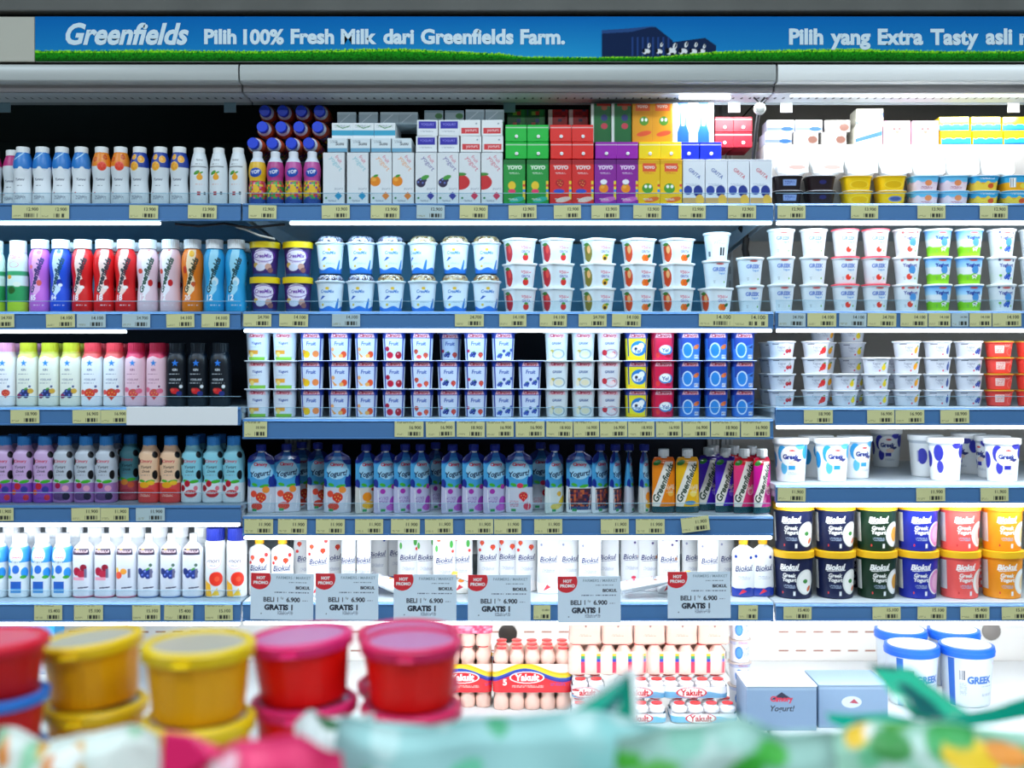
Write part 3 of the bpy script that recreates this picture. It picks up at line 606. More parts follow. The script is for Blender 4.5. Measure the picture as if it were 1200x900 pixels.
K_y3 = cim('white and navy cup with papaya print', 'd0daee', NAVY, 'Fruit', '2a52b0', [P([(-24, 22), (-6, 8), (-14, 6)], 'f0a04a'), E(12, 14, 8, 8, 'e8502a'), E(4, 10, 6, 5, 'f0b060'), E(-18, 26, 5, 5, 'f0a868')])
K_y4 = cim('white and navy cup with cherry print', 'd0daee', NAVY, 'Fruit', '2a52b0', [E(-17, 27, 6, 6, 'b0103a'), E(-10, 12, 9, 8, 'c01a3a'), E(13, 12, 9, 9, 'a81028'), E(11, 15, 2, 2, 'f0a0b0')])
K_y5 = cim('white and navy cup with strawberry print', 'd0daee', NAVY, 'Fruit', '2a52b0', [straw(-14, 20, 7, 'c8202e'), straw(12, 11, 8, 'd83038'), E(-6, 8, 7, 5, 'e04a4a'), E(8, 24, 2, 2, 'f0d0d8')])
K_y6 = cim('white and navy cup with mixed berry print', 'd0daee', NAVY, 'Fruit', '2a52b0', [berries(-9, 13, 8, '1c2f80'), straw(13, 12, 8, 'd02a3a'), E(-20, 22, 4, 4, 'c82a4a')])
K_y7 = cim('white and navy cup with blueberry print', 'd0daee', NAVY, 'Fruit', '2a52b0', [berries(-12, 10, 7, '24409c'), berries(10, 14, 7, '24409c'), E(0, 22, 4, 4, '24409c'), E(20, 24, 4, 4, '3050a8')])
K_y8 = cim('plain white cup with cream swirl print', 'd6dce0', 'd2d6d8', 'GREEK', '34508c', [RING(4, 15, 18, 12, .25, '9aa8b0'), E(4, 15, 11, 7, 'e2d8b8'), E(-12, 22, 5, 4, 'c8b050'), E(-16, 14, 5, 8, 'e8dcc0')])
K_y9 = cim('white cup with strawberries and cream print', 'dad8de', 'dcd0d8', 'GREEK', '34508c', [RING(4, 15, 18, 12, .25, 'b898a8'), E(-14, 18, 7, 7, 'c82a3a'), E(10, 16, 6, 5, 'd84a5a'), E(6, 14, 8, 5, 'f0d4d8')])
K_y10 = cim('yellow cup with white cow print', 'f0e02a', NAVY, '', NAVY, [E(4, 28, 21, 18, '1f7ac8'), E(0, 26, 14, 10, 'f4f6f6'), E(10, 34, 8, 7, 'f4f6f6'), E(-4, 28, 4, 3, '22222a'), T('Yo!', 0, 22, 18, '1f4a9c', bold=.04), P([(-28, 10), (28, 2), (28, 0), (-28, 0)], 'f2c810')])
K_y11 = cim('crimson cup with white cow print', 'd81a48', 'c01a4a', '', NAVY, [E(6, 24, 19, 12, '2a8ac8'), E(4, 26, 15, 10, 'f2f4f4'), E(-16, 12, 6, 6, 'e83a3a'), T('Yo!', 4, 24, 18, '1f4a9c', bold=.04), E(12, 10, 8, 4, 'b01030')])
def cream(fr, desc): return cim(desc, '2a66c8', NAVY, '', NAVY, [R(-200, 0, 200, 52, '3a78d0'), P([(-28, 52), (28, 52), (28, 40), (-28, 26)], '2448a8'), E(-8, 24, 14, 18, 'cfe0f4'), E(-8, 24, 11, 15, '2f86d8'), fr, R(10, 4, 25, 13, 'c8d4e8'), MT(11, 24, 12, 3, '7a3a5a')])
K_y12 = cream([E(16, 32, 9, 5, 'e0783a', 20), E(20, 34, 4, 3, 'd85a2a')], 'blue cup with white ring and peach print')
K_y13 = cream([P([(10, 30), (26, 38), (22, 28)], '22306a')], 'blue cup with white ring and navy print')
def small(desc, fruit, word='Yakult', bg='ccd3e0', dx=0, lid='f4f6f8'):
    return cup('small_yogurt_cup', desc, 62, 52, 38.6, (bg, T('Yogut', dx - 6, 23, 20, '5a6488', shear=.25), MT(dx - 14, dx + 2, 17, 2, 'a0a8bc'), fruit, R(-30, 30, -12, 31.5, '3a4060'), E(2, 7, 2.4, 2.4, 'd83a5a')), lid, lidw=1.1, lidh=2.4)
K_s1 = small('small white cup with red cherry print', cherry(14, 17, 9))
K_s2 = small('small white cup with strawberry print', [E(14, 17, 8, 8, 'd8282e'), E(8, 12, 6, 5, 'e03a3a'), E(16, 25, 4, 2, '4a8a3a')])
K_s3 = small('small white cup with yellow pear print', pear(14, 16, 9, 'e8d01e'))
K_s4 = small('small white cup with orange mango print', [E(15, 17, 6, 9, 'f0a41e', -25), E(20, 26, 4, 2, '4a9a3a')])
K_s5 = small('small white cup with blue bottle print', [E(17, 16, 5, 9, '2a4a98'), R(15, 22, 19, 28, '2a4a98')])
K_s6 = small('small white cup with blueberry print', berries(15, 14, 9, '1f3f98'))
K_s7 = cup('small_yogurt_cup', 'small red cup with gold rim', 62, 52, 38.6, ('ee4a42', R(-20, 10, 2, 28, 'f6dcd8'), MT(-18, 0, 26, 7, 'e87a70'), RING(22, 14, 12, 10, .12, 'f68a80'), MT(4, 20, 30, 3, 'f8b0a8')), 'c8982a', lidw=1.1, lidh=3.2)
# ---------------------------------------------------------------- fourth shelf
HL = Hmm('L4', 511)
PROF_L = [(.94, 0), (1., .02), (1., .3), (.96, .38), (.97, .46), (1., .62), (.9, .74), (.62, .83), (.6, .86)]
def cimb(desc, bg, low, fruit, capc='3a94e6', top=None):
    return bottle('yogurt_drink_bottle', desc, 50, HL, PROF_L, (bg, R(-99, 0, 99, .3*HL, low), E(-22, .62*HL, 8, 9, '0a0a10'), E(23, .42*HL, 8, 11, '0a0a10'), E(24, .72*HL, 9, 8, '0a0a10'), E(-26, .36*HL, 7, 9, '0a0a10'), E(-26, .78*HL, 7, 6, '0a0a10'), T('Cimory', 0, .62*HL, 30, 'd02a4a', bold=.03), T('Yogurt', 0, .535*HL, 26, '1a1a28', shear=.2, bold=.02), T('Drink', 0, .475*HL, 20, '1a1a28', shear=.2, bold=.02), MT(-12, 12, .42*HL, 1, '7a6a80'), E(10, .32*HL, 12, 4, '3fae2a', 8), E(-10, .33*HL, 8, 3, '3fae2a', -10), fruit), (.62, .85, 1., capc, 22), n=2.8)
K_v1 = cimb('lilac yogurt bottle with mixed berry print', 'd6b2e0', '8a4ab8', [E(-6, .25*HL, 8, 8, 'c82a3a'), E(-16, .16*HL, 7, 7, 'e05a3a'), E(10, .2*HL, 8, 8, '3a3a98'), E(14, .08*HL, 7, 7, 'd83a4a')])
K_v2 = cimb('pale grey yogurt bottle with blueberry print', 'c8d0dc', 'a878b8', [E(-6, .26*HL, 7, 7, 'a81a4a'), E(12, .22*HL, 8, 7, 'e8a0c0'), E(0, .1*HL, 20, 10, '6a4a80'), E(14, .1*HL, 9, 9, '2a2440')])
K_v3 = cimb('teal yogurt bottle with peach print', '5aa0b0', 'b84a5a', [E(-6, .28*HL, 9, 7, 'e8903a'), E(10, .24*HL, 8, 7, 'd8603a'), E(0, .12*HL, 18, 9, 'a83a4a')])
K_v4 = cimb('peach-coloured yogurt bottle with peach print', 'f2c8a4', 'e04a4a', [E(-4, .27*HL, 12, 7, 'f2a81e'), E(12, .3*HL, 9, 5, 'f2c02a'), E(2, .17*HL, 18, 7, 'd8342a'), MT(-16, 10, .13*HL, 3, 'f2c0b0')])
K_v5 = cimb('sky-blue yogurt bottle with red berry print', '8ad0e2', 'dce8ee', [E(-6, .29*HL, 7, 8, 'b8142c'), E(-18, .22*HL, 7, 8, 'a81428'), E(14, .22*HL, 5, 6, 'e0788a'), E(2, .14*HL, 15, 9, 'c82a34'), MT(-14, 10, .17*HL, 3, 'f0d0d0')])
HP = Hmm('M4', 521)
def cpouch(desc, fruit, low, top='1f3f9c', W=66, capc='1c2f9c'):
    bh = HP - 17
    return pouch('yogurt_pouch', desc, W, HP, 26, ('4aa2d8', R(-99, .8*bh, 99, bh, '3a8ac8'), R(-99, .9*bh, 99, bh, '2f6cb4'), E(-30, .92*bh, 18, 15, '1a2a80'), E(30, .9*bh, 18, 17, '1a2a80'), E(30, .5*bh, 10, 19, '1c3290'), E(-32, .48*bh, 7, 12, '1c3290'), E(26, .66*bh, 5, 10, '8ac8ec'), E(0, .7*bh, 26, 22, 'a4d4ee'), T('Cimory', 0, .785*bh, 34, 'd42a4c', bold=.05), T('Yogurt!', 0, .63*bh, 52, '141f48', rot=6, shear=.25, bold=.03), R(-99, 0, 99, .42*bh, low), WAVE(.42*bh, 4, 50, .5, low, False), E(10, .44*bh, 12, 4, '4ab03a', 10), E(-14, .46*bh, 8, 4, '4ab03a', -15), fruit, R(-20, .03*bh, -8, .07*bh, '2a9a5a'), LINE([(-24, .05*bh), (-26, .38*bh)], 1.5, 'f4f6f8'), LINE([(22, .06*bh), (26, .3*bh)], 1.2, 'f4f6f8')), capc, 17, 12, m=FILM)  # thin white side lines are film highlights painted into the print
K_p1 = cpouch('blue squeeze pouch with peach and strawberry print', [straw(2, .22*HP, 15, 'd83a2c'), E(14, .34*HP, 9, 8, 'f0903a'), E(-16, .28*HP, 8, 8, 'e8503a'), E(-8, .1*HP, 14, 9, 'd84a3a')], 'cdd2e0')
K_p2 = cpouch('blue squeeze pouch with orange mango print', [E(-6, .24*HP, 13, 11, 'f0901e'), E(12, .34*HP, 6, 4, 'c8401e'), E(-2, .12*HP, 18, 9, 'f2b82a')], 'd4d2cc')
K_p3 = cpouch('blue squeeze pouch with purple grape print', [E(16, .38*HP, 7, 6, 'b03aa8'), E(-14, .32*HP, 7, 6, 'a83aa8'), E(16, .14*HP, 13, 17, 'b04ac0'), MT(-24, 0, .24*HP, 5, '8a6ab0', 3), E(10, .08*HP, 16, 8, 'c060c8')], 'c4c2e0')
K_p4 = cpouch('blue squeeze pouch with red strawberry print', [E(2, .4*HP, 8, 6, 'd83a5a'), straw(10, .24*HP, 13, 'd8243c'), MT(-24, -2, .18*HP, 5, 'c86a80', 3), E(20, .1*HP, 10, 9, 'd84a60')], 'ccd0de')
K_p5 = cpouch('blue squeeze pouch with yellow banana print', [E(12, .16*HP, 20, 8, 'e8c83a', 40), E(-8, .1*HP, 16, 7, 'f0d86a'), E(4, .28*HP, 8, 6, 'e8b83a')], 'd8e4e2')
K_p6 = cpouch('blue squeeze pouch with brown berry print', [R(-28, .08*HP, 28, .36*HP, '4a2a34'), SPECK(-28, .1*HP, 28, .34*HP, 5, ['8a3a3a', '3a2a4a', 'c0603a', '2a2a50'], .75), R(-28, .05*HP, 28, .1*HP, '3a4a78')], 'e4eaf0')
HPg = Hmm('M4', 526)
def gpouch(desc, bg, band, leaf, capc='e8ecee'):
    bh = HPg - 20
    return pouch('milk_pouch', desc, 58, HPg, 24, (bg, R(-99, .86*bh, 99, bh, band), P([(-31, .06*bh), (-16, .06*bh), (24, .92*bh), (2, .92*bh), (-31, .3*bh)], 'f2ece2'), T('Greenfields', -3, .55*bh, 100, '1a3a24', rot=64, shear=.25, bold=.03), leaf, MT(4, 26, .5*bh, 5, 'f2e0c0', 4), E(-18, .9*bh, 11, 6, '2f7a30', 20), R(-99, 0, 99, .12*bh, '124a56')), capc, 20, 13, shoulder=.9, slope=.25, neck=.42)
K_r1 = gpouch('orange milk pouch with white cap', 'f0861a', 'e86a1a', [E(-4, .92*HPg, 7, 5, 'd8302a'), E(16, .3*HPg, 8, 6, 'f8b84a')])
K_r2 = gpouch('yellow milk pouch with white cap', 'f2b81a', 'e8a018', [E(4, .16*HPg, 14, 5, '3a8ab8'), E(12, .3*HPg, 9, 7, 'f8dc6a')])
K_r3 = gpouch('purple milk pouch with white cap', '4a24b8', '3a1a9c', [E(12, .3*HPg, 9, 8, '7a5ae0')])
K_r4 = gpouch('pink milk pouch with red neck', 'e83a78', 'd81a2a', [RING(12, .34*HPg, 9, 9, .3, 'f8c0d4')])
K_r5 = gpouch('magenta milk pouch with red neck', 'c81a8c', 'b81030', [RING(12, .34*HPg, 9, 9, .3, 'f0a0d4')])
def gtub(desc, col, col2, H=104, plain=False):
    lay = [] if plain else [E(-10, 62, 26, 24, 'f4f6f8'), E(-10, 62, 26, 24, 'f4f6f8'), T('Greek', -9, 61, 42, '1a2e84', bold=.06), E(-6, 76, 8, 2.4, 'd84a4a'), E(6, 52, 14, 4, '24307a', 12), E(-2, 46, 12, 6, 'f0d8c8'), R(-16, 30, 2, 40, col), MT(-18, 14, 24, 3, 'b8c0cc')]
    return cup('greek_yogurt_tub', desc, 80, 66, H, ('eaeef0', R(-300, 84, 300, 91, 'bcc6d0'), E(-32, 68, 13, 20, col), E(34, 72, 13, 17, col), E(-28, 34, 9, 15, col2), E(14, 86, 12, 8, col2), E(52, 40, 11, 18, col), E(-64, 52, 13, 20, col), lay), 'f6f7f7', lidw=1.07, lidh=12, cat='tub', rim=2)
K_u1 = gtub('white greek yogurt tub with sky-blue blobs', '2a9ad8', '5ab8e4')
K_u2 = gtub('white greek yogurt tub with violet blobs', '2a2fa8', '3a3ab0')
K_u3 = gtub('plain-fronted white tub with violet blobs', '2a2fa8', '3a3ab0', plain=True)
# ---------------------------------------------------------------- fifth shelf
H5 = Hmm('L5', 626)
PROF_5 = [(.93, 0), (1., .02), (1., .62), (.98, .74), (.8, .8), (.44, .86), (.4, .88)]
K_w1 = bottle('yogurt_drink_bottle', 'sky-blue and white yogurt bottle with cow blots', 48, H5, [(.94, 0), (1., .02), (1., .4), (.96, .5), (1., .62), (.9, .76), (.66, .84), (.64, .86)], ('d2dfe8', R(-99, .56*H5, 99, .8*H5, '3a96dc'), E(0, .68*H5, 17, 20, 'd6ecf6'), T('Cimory', 0, .64*H5, 26, 'd83a5a', bold=.03), T('Yogurt', 0, .57*H5, 22, '20305a', shear=.2), E(0, .45*H5, 9, 10, '2a6ac8'), E(-22, .42*H5, 10, 14, '2a8ad8'), E(22, .4*H5, 10, 12, '2a8ad8'), E(-16, .33*H5, 8, 4, '3aa03a'), E(18, .33*H5, 8, 4, '3aa03a'), R(-13, .15*H5, 13, .26*H5, '2a62c0'), R(-13, .08*H5, 13, .15*H5, '4a96d8')), (.68, .86, 1., 'f4f6f8', 22), n=2.6)
def w5(desc, fr, edge):
    return bottle('yogurt_drink_bottle', desc, 50, H5, PROF_5, ('d2d8e4', R(-22, .68*H5, 22, .78*H5, '2a2440'), R(-16, .7*H5, 16, .76*H5, '503848'), MT(-18, 18, .75*H5, 2, 'd8c8d0', 3), E(-8, .775*H5, 4, 2, 'e8b030'), fr, LINE([(-4, .16*H5), (18, .17*H5)], 3, '3a3a58'), R(10, .32*H5, 16, .46*H5, '6a6a88'), R(-99, 0, 99, .03*H5, edge)), (.36, .87, 1., 'e8eef2', 16), n=2.4)
K_w2 = w5('white yogurt bottle with pink pomegranate print', [E(-8, .42*H5, 10, 10, 'a81a3c'), E(4, .38*H5, 11, 9, 'b82a48'), E(8, .48*H5, 8, 8, '8a1430'), R(-18, .28*H5, 10, .33*H5, 'e8a0b8')], 'e07a98')
K_w3 = w5('white yogurt bottle with orange flower print', [E(-14, .36*H5, 10, 9, 'e8503a'), E(0, .42*H5, 8, 7, 'f0a03a'), E(-18, .44*H5, 6, 6, 'f0c03a')], 'e07a98')
K_w4 = w5('white yogurt bottle with blueberry print', [berries(0, .38*H5, 14, '22388c'), E(-14, .42*H5, 8, 8, '1f3278'), E(12, .52*H5, 4, 4, '4a6a5a')], '7a96c8')
K_w5 = bottle('yogurt_drink_bottle', 'white round bottle with broad navy cap', 48, Hmm('L5', 619), [(.92, 0), (1., .02), (1., .74), (.96, .8), (.9, .82)], ('d8dcde', E(0, .58*H5, 21, 20, 'f4f4f6'), RING(0, .58*H5, 21, 19, .1, 'd8b8cc'), T('imori', 0, .59*H5, 32, '4a3a68', shear=.15, bold=.01), MT(-10, 10, .52*H5, 2, '8a80a0'), E(8, .3*H5, 17, 17, 'e83420'), E(10, .3*H5, 6, 6, 'f05a3a'), P([(-24, .28*H5), (-6, .22*H5), (-2, .02*H5), (-24, .02*H5)], 'f2b41e'), P([(-4, .04*H5), (10, .16*H5), (16, .04*H5)], 'f0c43a')), (.9, .815, 1., '16288c', 30))
K_w6 = bottle('yogurt_drink_bottle', 'white yogurt bottle with white cap behind', 48, H5*1.05, [(.94, 0), (1., .02), (1., .5), (1., .66), (.9, .76), (.66, .82), (.64, .84)], ('eef4f8', R(-99, .5*H5, 99, .7*H5, 'b8dcf0')), (.8, .84, 1., 'f6f8fa', 22))
H6 = Hmm('M5', 617)
def bpouch(desc, low, dots, W=56, H=H6, caps='f0ae1c'):
    return pouch('yogurt_pouch', desc, W, H, 30, ('dcdfe2', dots, T('Biokul', 0, .5*H, 46, '26306c', rot=4, shear=.3, bold=.02), LINE([(-20, .44*H), (22, .46*H)], 1.2, '34407c'), R(-99, 0, 99, .15*H, low), WAVE(.15*H, 3, 44, 0, low, False), P([(-14, .04*H), (-4, .14*H), (6, .1*H)], 'd83a4a'), MT(-16, 16, .36*H, 3, 'a8b0c4', 3)), caps, 14, 11)
K_j1 = bpouch('white yogurt pouch with cherry dots', 'e8e4e4', [straw(-16, .7*H6, 7), straw(12, .64*H6, 8), E(20, .78*H6, 5, 5, 'd83a3a'), E(-22, .6*H6, 4, 4, 'd83a3a')])
K_j2 = bpouch('white yogurt pouch with navy foot', '1f3a9c', [E(-20, .74*H6, 4, 4, '24409a'), E(18, .7*H6, 4, 4, '24409a')])
K_j3 = bpouch('white yogurt pouch with leaf and carrot print', 'eceae4', [E(-20, .66*H6, 4, 8, '5ab05a'), E(18, .72*H6, 5, 9, '4aa84a'), E(22, .62*H6, 4, 4, 'e0483a'), E(-14, .78*H6, 5, 4, 'e8603a'), E(2, .2*H6, 9, 5, 'f08a2a', 15)])
K_j4 = bpouch('plain white yogurt pouch', 'f0f0ee', [E(-18, .7*H6, 3, 3, '8a90b0')])
K_j5 = bpouch('white yogurt pouch with violet dots', 'e6e8ee', [E(-16, .78*H6, 4, 3, '4a3a7a'), E(8, .7*H6, 3, 3, '4a3a7a'), E(20, .76*H6, 4, 3, '4a3a7a'), E(18, .5*H6, 4, 4, 'e8a03a'), E(4, .2*H6, 6, 4, 'd83a5a')])
H6S = Hmm('M5', 632.5)
K_j1s = bpouch('white yogurt pouch with cherry dots', 'e8e4e4', [straw(-16, .66*H6S, 7), straw(10, .62*H6S, 8), E(20, .72*H6S, 5, 5, 'd83a3a'), E(-22, .58*H6S, 4, 4, 'd83a3a')], H=H6S)
K_j2s = bpouch('white yogurt pouch with navy foot', '1f3a9c', [E(-20, .7*H6S, 4, 4, '24409a'), E(18, .68*H6S, 4, 4, '24409a')], H=H6S)
K_j6 = bpouch('slim white yogurt stick with navy foot', '16349c', [R(-20, .6*H6, -16, .9*H6, 'c8ccd4')], W=36)
def btub(desc, c, fr, stripe='e8d8b8', bowl=True):
    W, H = 93., 112.5
    bw = [E(36, 40, 26, 30, 'e8ece8'), E(36, 40, 21, 25, 'f6f6f2'), fr] if bowl else []
    return cup('greek_yogurt_tub', desc, W, 84, H, (c, bw, T('Biokul', -8, 76, 50, 'f6f6f4', rot=3, shear=.3, bold=.04), LINE([(-28, 66), (16, 69)], 1.8, 'f6f6f4'), T('Greek', -8, 56, 33, 'f2f2ee', shear=.1, bold=.04), T('Yogurt', -8, 44, 36, 'f2f2ee', shear=.1, bold=.04), MT(-22, 8, 33, 3, 'a8b8d0', 3), R(2, 8, 8, 18, 'e8ecf0'), E(-26, 14, 2, 3, 'd83a3a'), R(-90, 20, -56, 90, 'dcdcd8')), 'e2b01c', lidh=16, lidw=1.06, cat='tub', rim=2)
K_z1 = btub('navy greek yogurt tub', '121c44', [E(34, 42, 7, 5, '3a8a3a'), E(46, 24, 8, 5, 'e0703a', 50)])
K_z2 = btub('dark green greek yogurt tub', '10301c', [E(40, 40, 14, 18, 'e8a83a')])
K_z3 = btub('royal blue greek yogurt tub', '1c2aa0', [E(38, 40, 24, 28, 'd890c8'), E(38, 40, 16, 20, 'e8b4d8')])
K_z4 = btub('coral greek yogurt tub', 'ee5c58', [E(40, 40, 20, 26, 'f6c8c4'), E(42, 42, 8, 14, 'a83a3a')])
K_z5 = btub('orange greek yogurt tub', 'f0941a', [E(44, 38, 16, 20, 'f6d8a0')])
# ================================================================ the refrigerated wall case
STEEL = mat('3f6ea8', .38, .25, name='blue_painted_steel')
RAILM = mat('5888be', .3, .2)
SHELFM = mat('c8d4dc', .4, .2)
BEIGE = mat('c9c2b8', .6)
PANEL_DARK = mat('4a5a52', .3)
PANEL_BLUE = mat('63b4de', .45)
PANEL_WHITE = mat('e6e4e0', .5)
WHITEM = mat('e8eaec', .4)
BLACKM = mat('101216', .5)
LED_C = emit_mat('led_cold', (.72, .9, 1.), 5.)
LED_W = emit_mat('led_white', (.95, .98, 1.), 7.)
BACK = .66
def X(px, y=0.):
    if px == -30: return -1640.
    if px == 1232: return 1640.
    return wx(px, y) * 1000
def rail_mesh(x0, x1, ztop, zbot):
    """price-rail section: top lip, sloped ticket face, bottom hook"""
    z1, z0 = ztop*1000, zbot*1000
    sec = [(0, z1), (-2, z1 + 1), (-6, z1 - 2), (-8, z1 - 4), (-5, z1 - 5), (-5, z0 + 4), (-9, z0 + 3), (-9, z0), (-3, z0 - 1), (8, z0 + 2), (8, z1)]
    n = len(sec); V = [(x0, y, z) for y, z in sec] + [(x1, y, z) for y, z in sec]
    F = [[k, (k+1) % n, n + (k+1) % n, n + k] for k in range(n)] + [list(range(n))[::-1], [n + k for k in range(n)]]
    return mesh_from('price_rail', V, [f[::-1] for f in F], None, .3)
def light(name, loc, rot, sx, sy, power, col=(1, 1, 1)):
    l = D.lights.new(name, 'AREA'); l.shape = 'RECTANGLE'; l.size = sx; l.size_y = sy; l.energy = power; l.color = col
    o = D.objects.new(name, l); C.objects.link(o); o.location = loc; o.rotation_euler = rot
    return o
BAYS = {'L': (-30, 283), 'M': (284.5, 906), 'R': (908, 1232)}
fr = {}
for k, (a, b) in BAYS.items():
    nm = {'L': 'left bay of the open refrigerated case, holding bottles', 'M': 'wide middle bay of the open refrigerated case', 'R': 'right bay of the open refrigerated case with beige back'}[k]
    fr[k] = thing('display_refrigerator', nm, 'refrigerator', (wx((a + b) / 2), 0, 0), group='bays of the refrigerated case')
def part(k, name, me, m, par=None, loc=None, label=None):
    a, b = BAYS[k]
    if loc is None: loc = (-wx((a + b) / 2), 0, 0) if par is None else (0, 0, 0)
    return link(name, me, m, par or fr[k], loc, (0, 0, 0), label)
RAILS = {'L1': (239, 259), 'M1': (239, 259), 'R1': (239, 259), 'L2': (366, 386), 'M2': (366, 385), 'R2': (365, 385), 'L3': (478, 498), 'M3': (491.5, 514), 'R3': (478, 498),
         'L4': (592.5, 612), 'M4': (605.5, 627), 'R4': (569, 589), 'L5': (706, 728), 'M5': (706, 727), 'R5': (708, 727)}
LEDS = {'L1': (3.6, LED_C), 'M1': (3.5, LED_C), 'R1': (3.1, LED_W), 'L2': (2.0, LED_C), 'M2': (2.2, LED_C), 'R2': (2.2, LED_W), 'R3': (4.4, LED_W), 'L4': (4.0, LED_W), 'M4': (3.2, LED_W), 'R4': (3.8, LED_W), 'L5': (8, LED_W), 'M5': (7, LED_W), 'R5': (10.5, LED_W)}
def slot_panel(name, x0, x1, z0, z1, y, rows, slots):
    """back sheet pressed with rows of dark slots (two-tone print on the sheet itself)"""
    w, h = x1 - x0, z1 - z0
    art = ('eae9e6', [R(s0 - (x0+x1)/2, zz - z0, s1 - (x0+x1)/2, zz - z0 + 4, 'a0624a') for zz in rows for s0, s1 in slots])
    me = card_mesh(name, w, h, art, 2.2, 4)
    for v in me.vertices: v.co.x += (x0 + x1) / 2000; v.co.y += y; v.co.z += z0 / 1000
    return me
for k, (a, b) in BAYS.items():
    x0, x1 = X(a), X(b)
    bx0, bx1 = X(a, 0), X(b, 0)
    # back sheets: one per bay above the deck level, a slotted one behind the deck
    zt = 2210
    pm = {'L': mat('3d4c48', .35), 'M': PANEL_BLUE, 'R': BEIGE}[k]
    s5 = SZ[k + '5'] * 1000
    if k == 'R': part(k, 'back_panel', box_mesh('back_panel', x0, x1, BACK*1000, BACK*1000 + 8, s5 - 20, zt), pm)
    else:
        s1 = SZ[k + '1'] * 1000
        part(k, 'back_panel', box_mesh('back_panel', x0, x1, BACK*1000, BACK*1000 + 8, s1 - 20, zt), mat('2f3c36', .3), label='dark back panel of the top shelf')
        s2 = SZ[k + '2'] * 1000; s4 = SZ[k + '4'] * 1000
        part(k, 'back_panel', box_mesh('back_panel', x0, x1, BACK*1000, BACK*1000 + 8, s2 - 10, s1 - 20), PANEL_BLUE, label='blue back panel')
        part(k, 'back_panel', box_mesh('back_panel', x0, x1, BACK*1000, BACK*1000 + 8, s4 - 10, s2 - 10), mat('10182c', .6), label='dark navy back panel')  # dark colour paints in the shade of the unlit shelf depth
        part(k, 'back_panel', box_mesh('back_panel', x0, x1, BACK*1000, BACK*1000 + 8, s5 - 20, s4 - 10), mat('cfd4d8', .5), label='pale back panel')
    rows = [wz(p, BACK)*1000 for p in (741, 763, 785)]
    sl = []
    lo, hi = {'L': (20, 270), 'M': (330, 860), 'R': (912, 1130)}[k]
    p = lo
    while p < hi: sl.append((X(p, BACK), X(p + 12, BACK))); p += 20.3
    pn = part(k, 'slotted_back_panel', slot_panel('slotted_back_panel', x0, x1, DECK*1000, s5 - 20, BACK - .002, rows, sl), PAPER)
    for hx, hy, hr in {'L': [], 'M': [(595, 742, 11)], 'R': [(1161, 739, 11)]}[k]:
        q = disc_mesh('vent', [(hr*2.5, 0), (hr*2.5, 3), (hr*2.2, 5)], segs=28, xform=lambda V: np.stack([V[:, 0], -V[:, 2], V[:, 1]], 1))
        part(k, 'vent', q, mat('2a2420', .5) if k == 'M' else mat('8a8480', .5), None, (wx(hx, BACK) - wx((a + b)/2), BACK - .003, wz(hy, BACK)))
    # uprights with slots at the bay seams
    for ux in (x0 + 18, x1 - 18):
        art = ('d2d2d0', [R(-5, zz, -2, zz + 22, '1a1a1c') for zz in range(10, 1700, 42)], [R(6, zz, 9, zz + 22, '1a1a1c') for zz in range(10, 1700, 42)])
        me = card_mesh('upright', 34, 1680, art, 2.4, 14)
        for v in me.vertices: v.co.x += ux / 1000; v.co.y += BACK - .018; v.co.z += DECK
        part(k, 'upright', me, PAPER if k != 'L' else PAPER)
    for n in '12345':
        s = k + n; zs = SZ[s] * 1000
        sh = part(k, 'shelf', box_mesh('shelf', x0 + 1, x1 - 1, 3, BACK*1000 - 20, zs - 14, zs, 1), SHELFM if k != 'L' else mat('8fa4b4', .4, .2))
        zt_, zb_ = wz(RAILS[s][0]), wz(RAILS[s][1])
        link('price_rail', rail_mesh(x0 + 1, x1 - 1, min(zt_, SZ[s]), zb_), RAILM, sh)
        # support brackets under the shelf ends
        for bx in (x0 + 5, x1 - 8):
            me = mesh_from('bracket', [(bx, 12, zs - 14), (bx + 3, 12, zs - 14), (bx, 12, zs - 30), (bx + 3, 12, zs - 30), (bx, 630, zs - 14), (bx + 3, 630, zs - 14), (bx, 630, zs - 62), (bx + 3, 630, zs - 62)],
                           [[0, 1, 3, 2], [4, 6, 7, 5], [0, 2, 6, 4], [1, 5, 7, 3], [0, 4, 5, 1], [2, 3, 7, 6]], None, .3)
            link('bracket', me, SHELFM, sh)
        if s in LEDS:
            pw, lm = LEDS[s]
            la, lb = {'L1': (a, 190), 'M1': (338, b), 'L2': (a, 150)}.get(s, (a, b))
            lx0, lx1 = X(la) + 4, X(lb) - 4
            link('light_strip', box_mesh('light_strip', lx0, lx1, -8, 6, zb_*1000 - 9, zb_*1000 - 2, 1.5), lm, sh)
            L = (lx1 - lx0) / 1000
            light('shelf_led_light', ((lx0 + lx1)/2000, .002, zb_ - .012), (math.radians(55 if n == '5' else (38 if n == '1' else 18)), 0, 0), L, .018, pw * L * LEDK, (.5, .79, 1.) if lm is LED_C else (.93, .97, 1.))
        if n == '5' and k != 'L':      # added second tube, made up to brighten the deck's back panel
            link('light_strip', box_mesh('light_strip', lx0 + 40, lx1 - 40, 322, 336, zs - 26, zs - 15, 2), LED_W, sh)
            light('shelf_led_light', ((lx0 + lx1)/2000, .33, SZ[s] - .028), (math.radians(42), 0, 0), (lx1 - lx0)/1000 - .1, .02, 1.9 * (lx1 - lx0)/1000, (1., .97, .92))
        # clear guard along the shelf front
        if s not in ('R4', 'R5', 'M5'):
            gz = zs + (24 if n != '4' else 28)
            link('front_guard', box_mesh('front_guard', x0 + 4, x1 - 4, 7, 8.5, zs, gz), CLEAR, sh)
            link('guard_edge', box_mesh('guard_edge', x0 + 4, x1 - 4, 6.6, 8.9, gz, gz + 1.2), mat('9fc4d8', .2), sh)
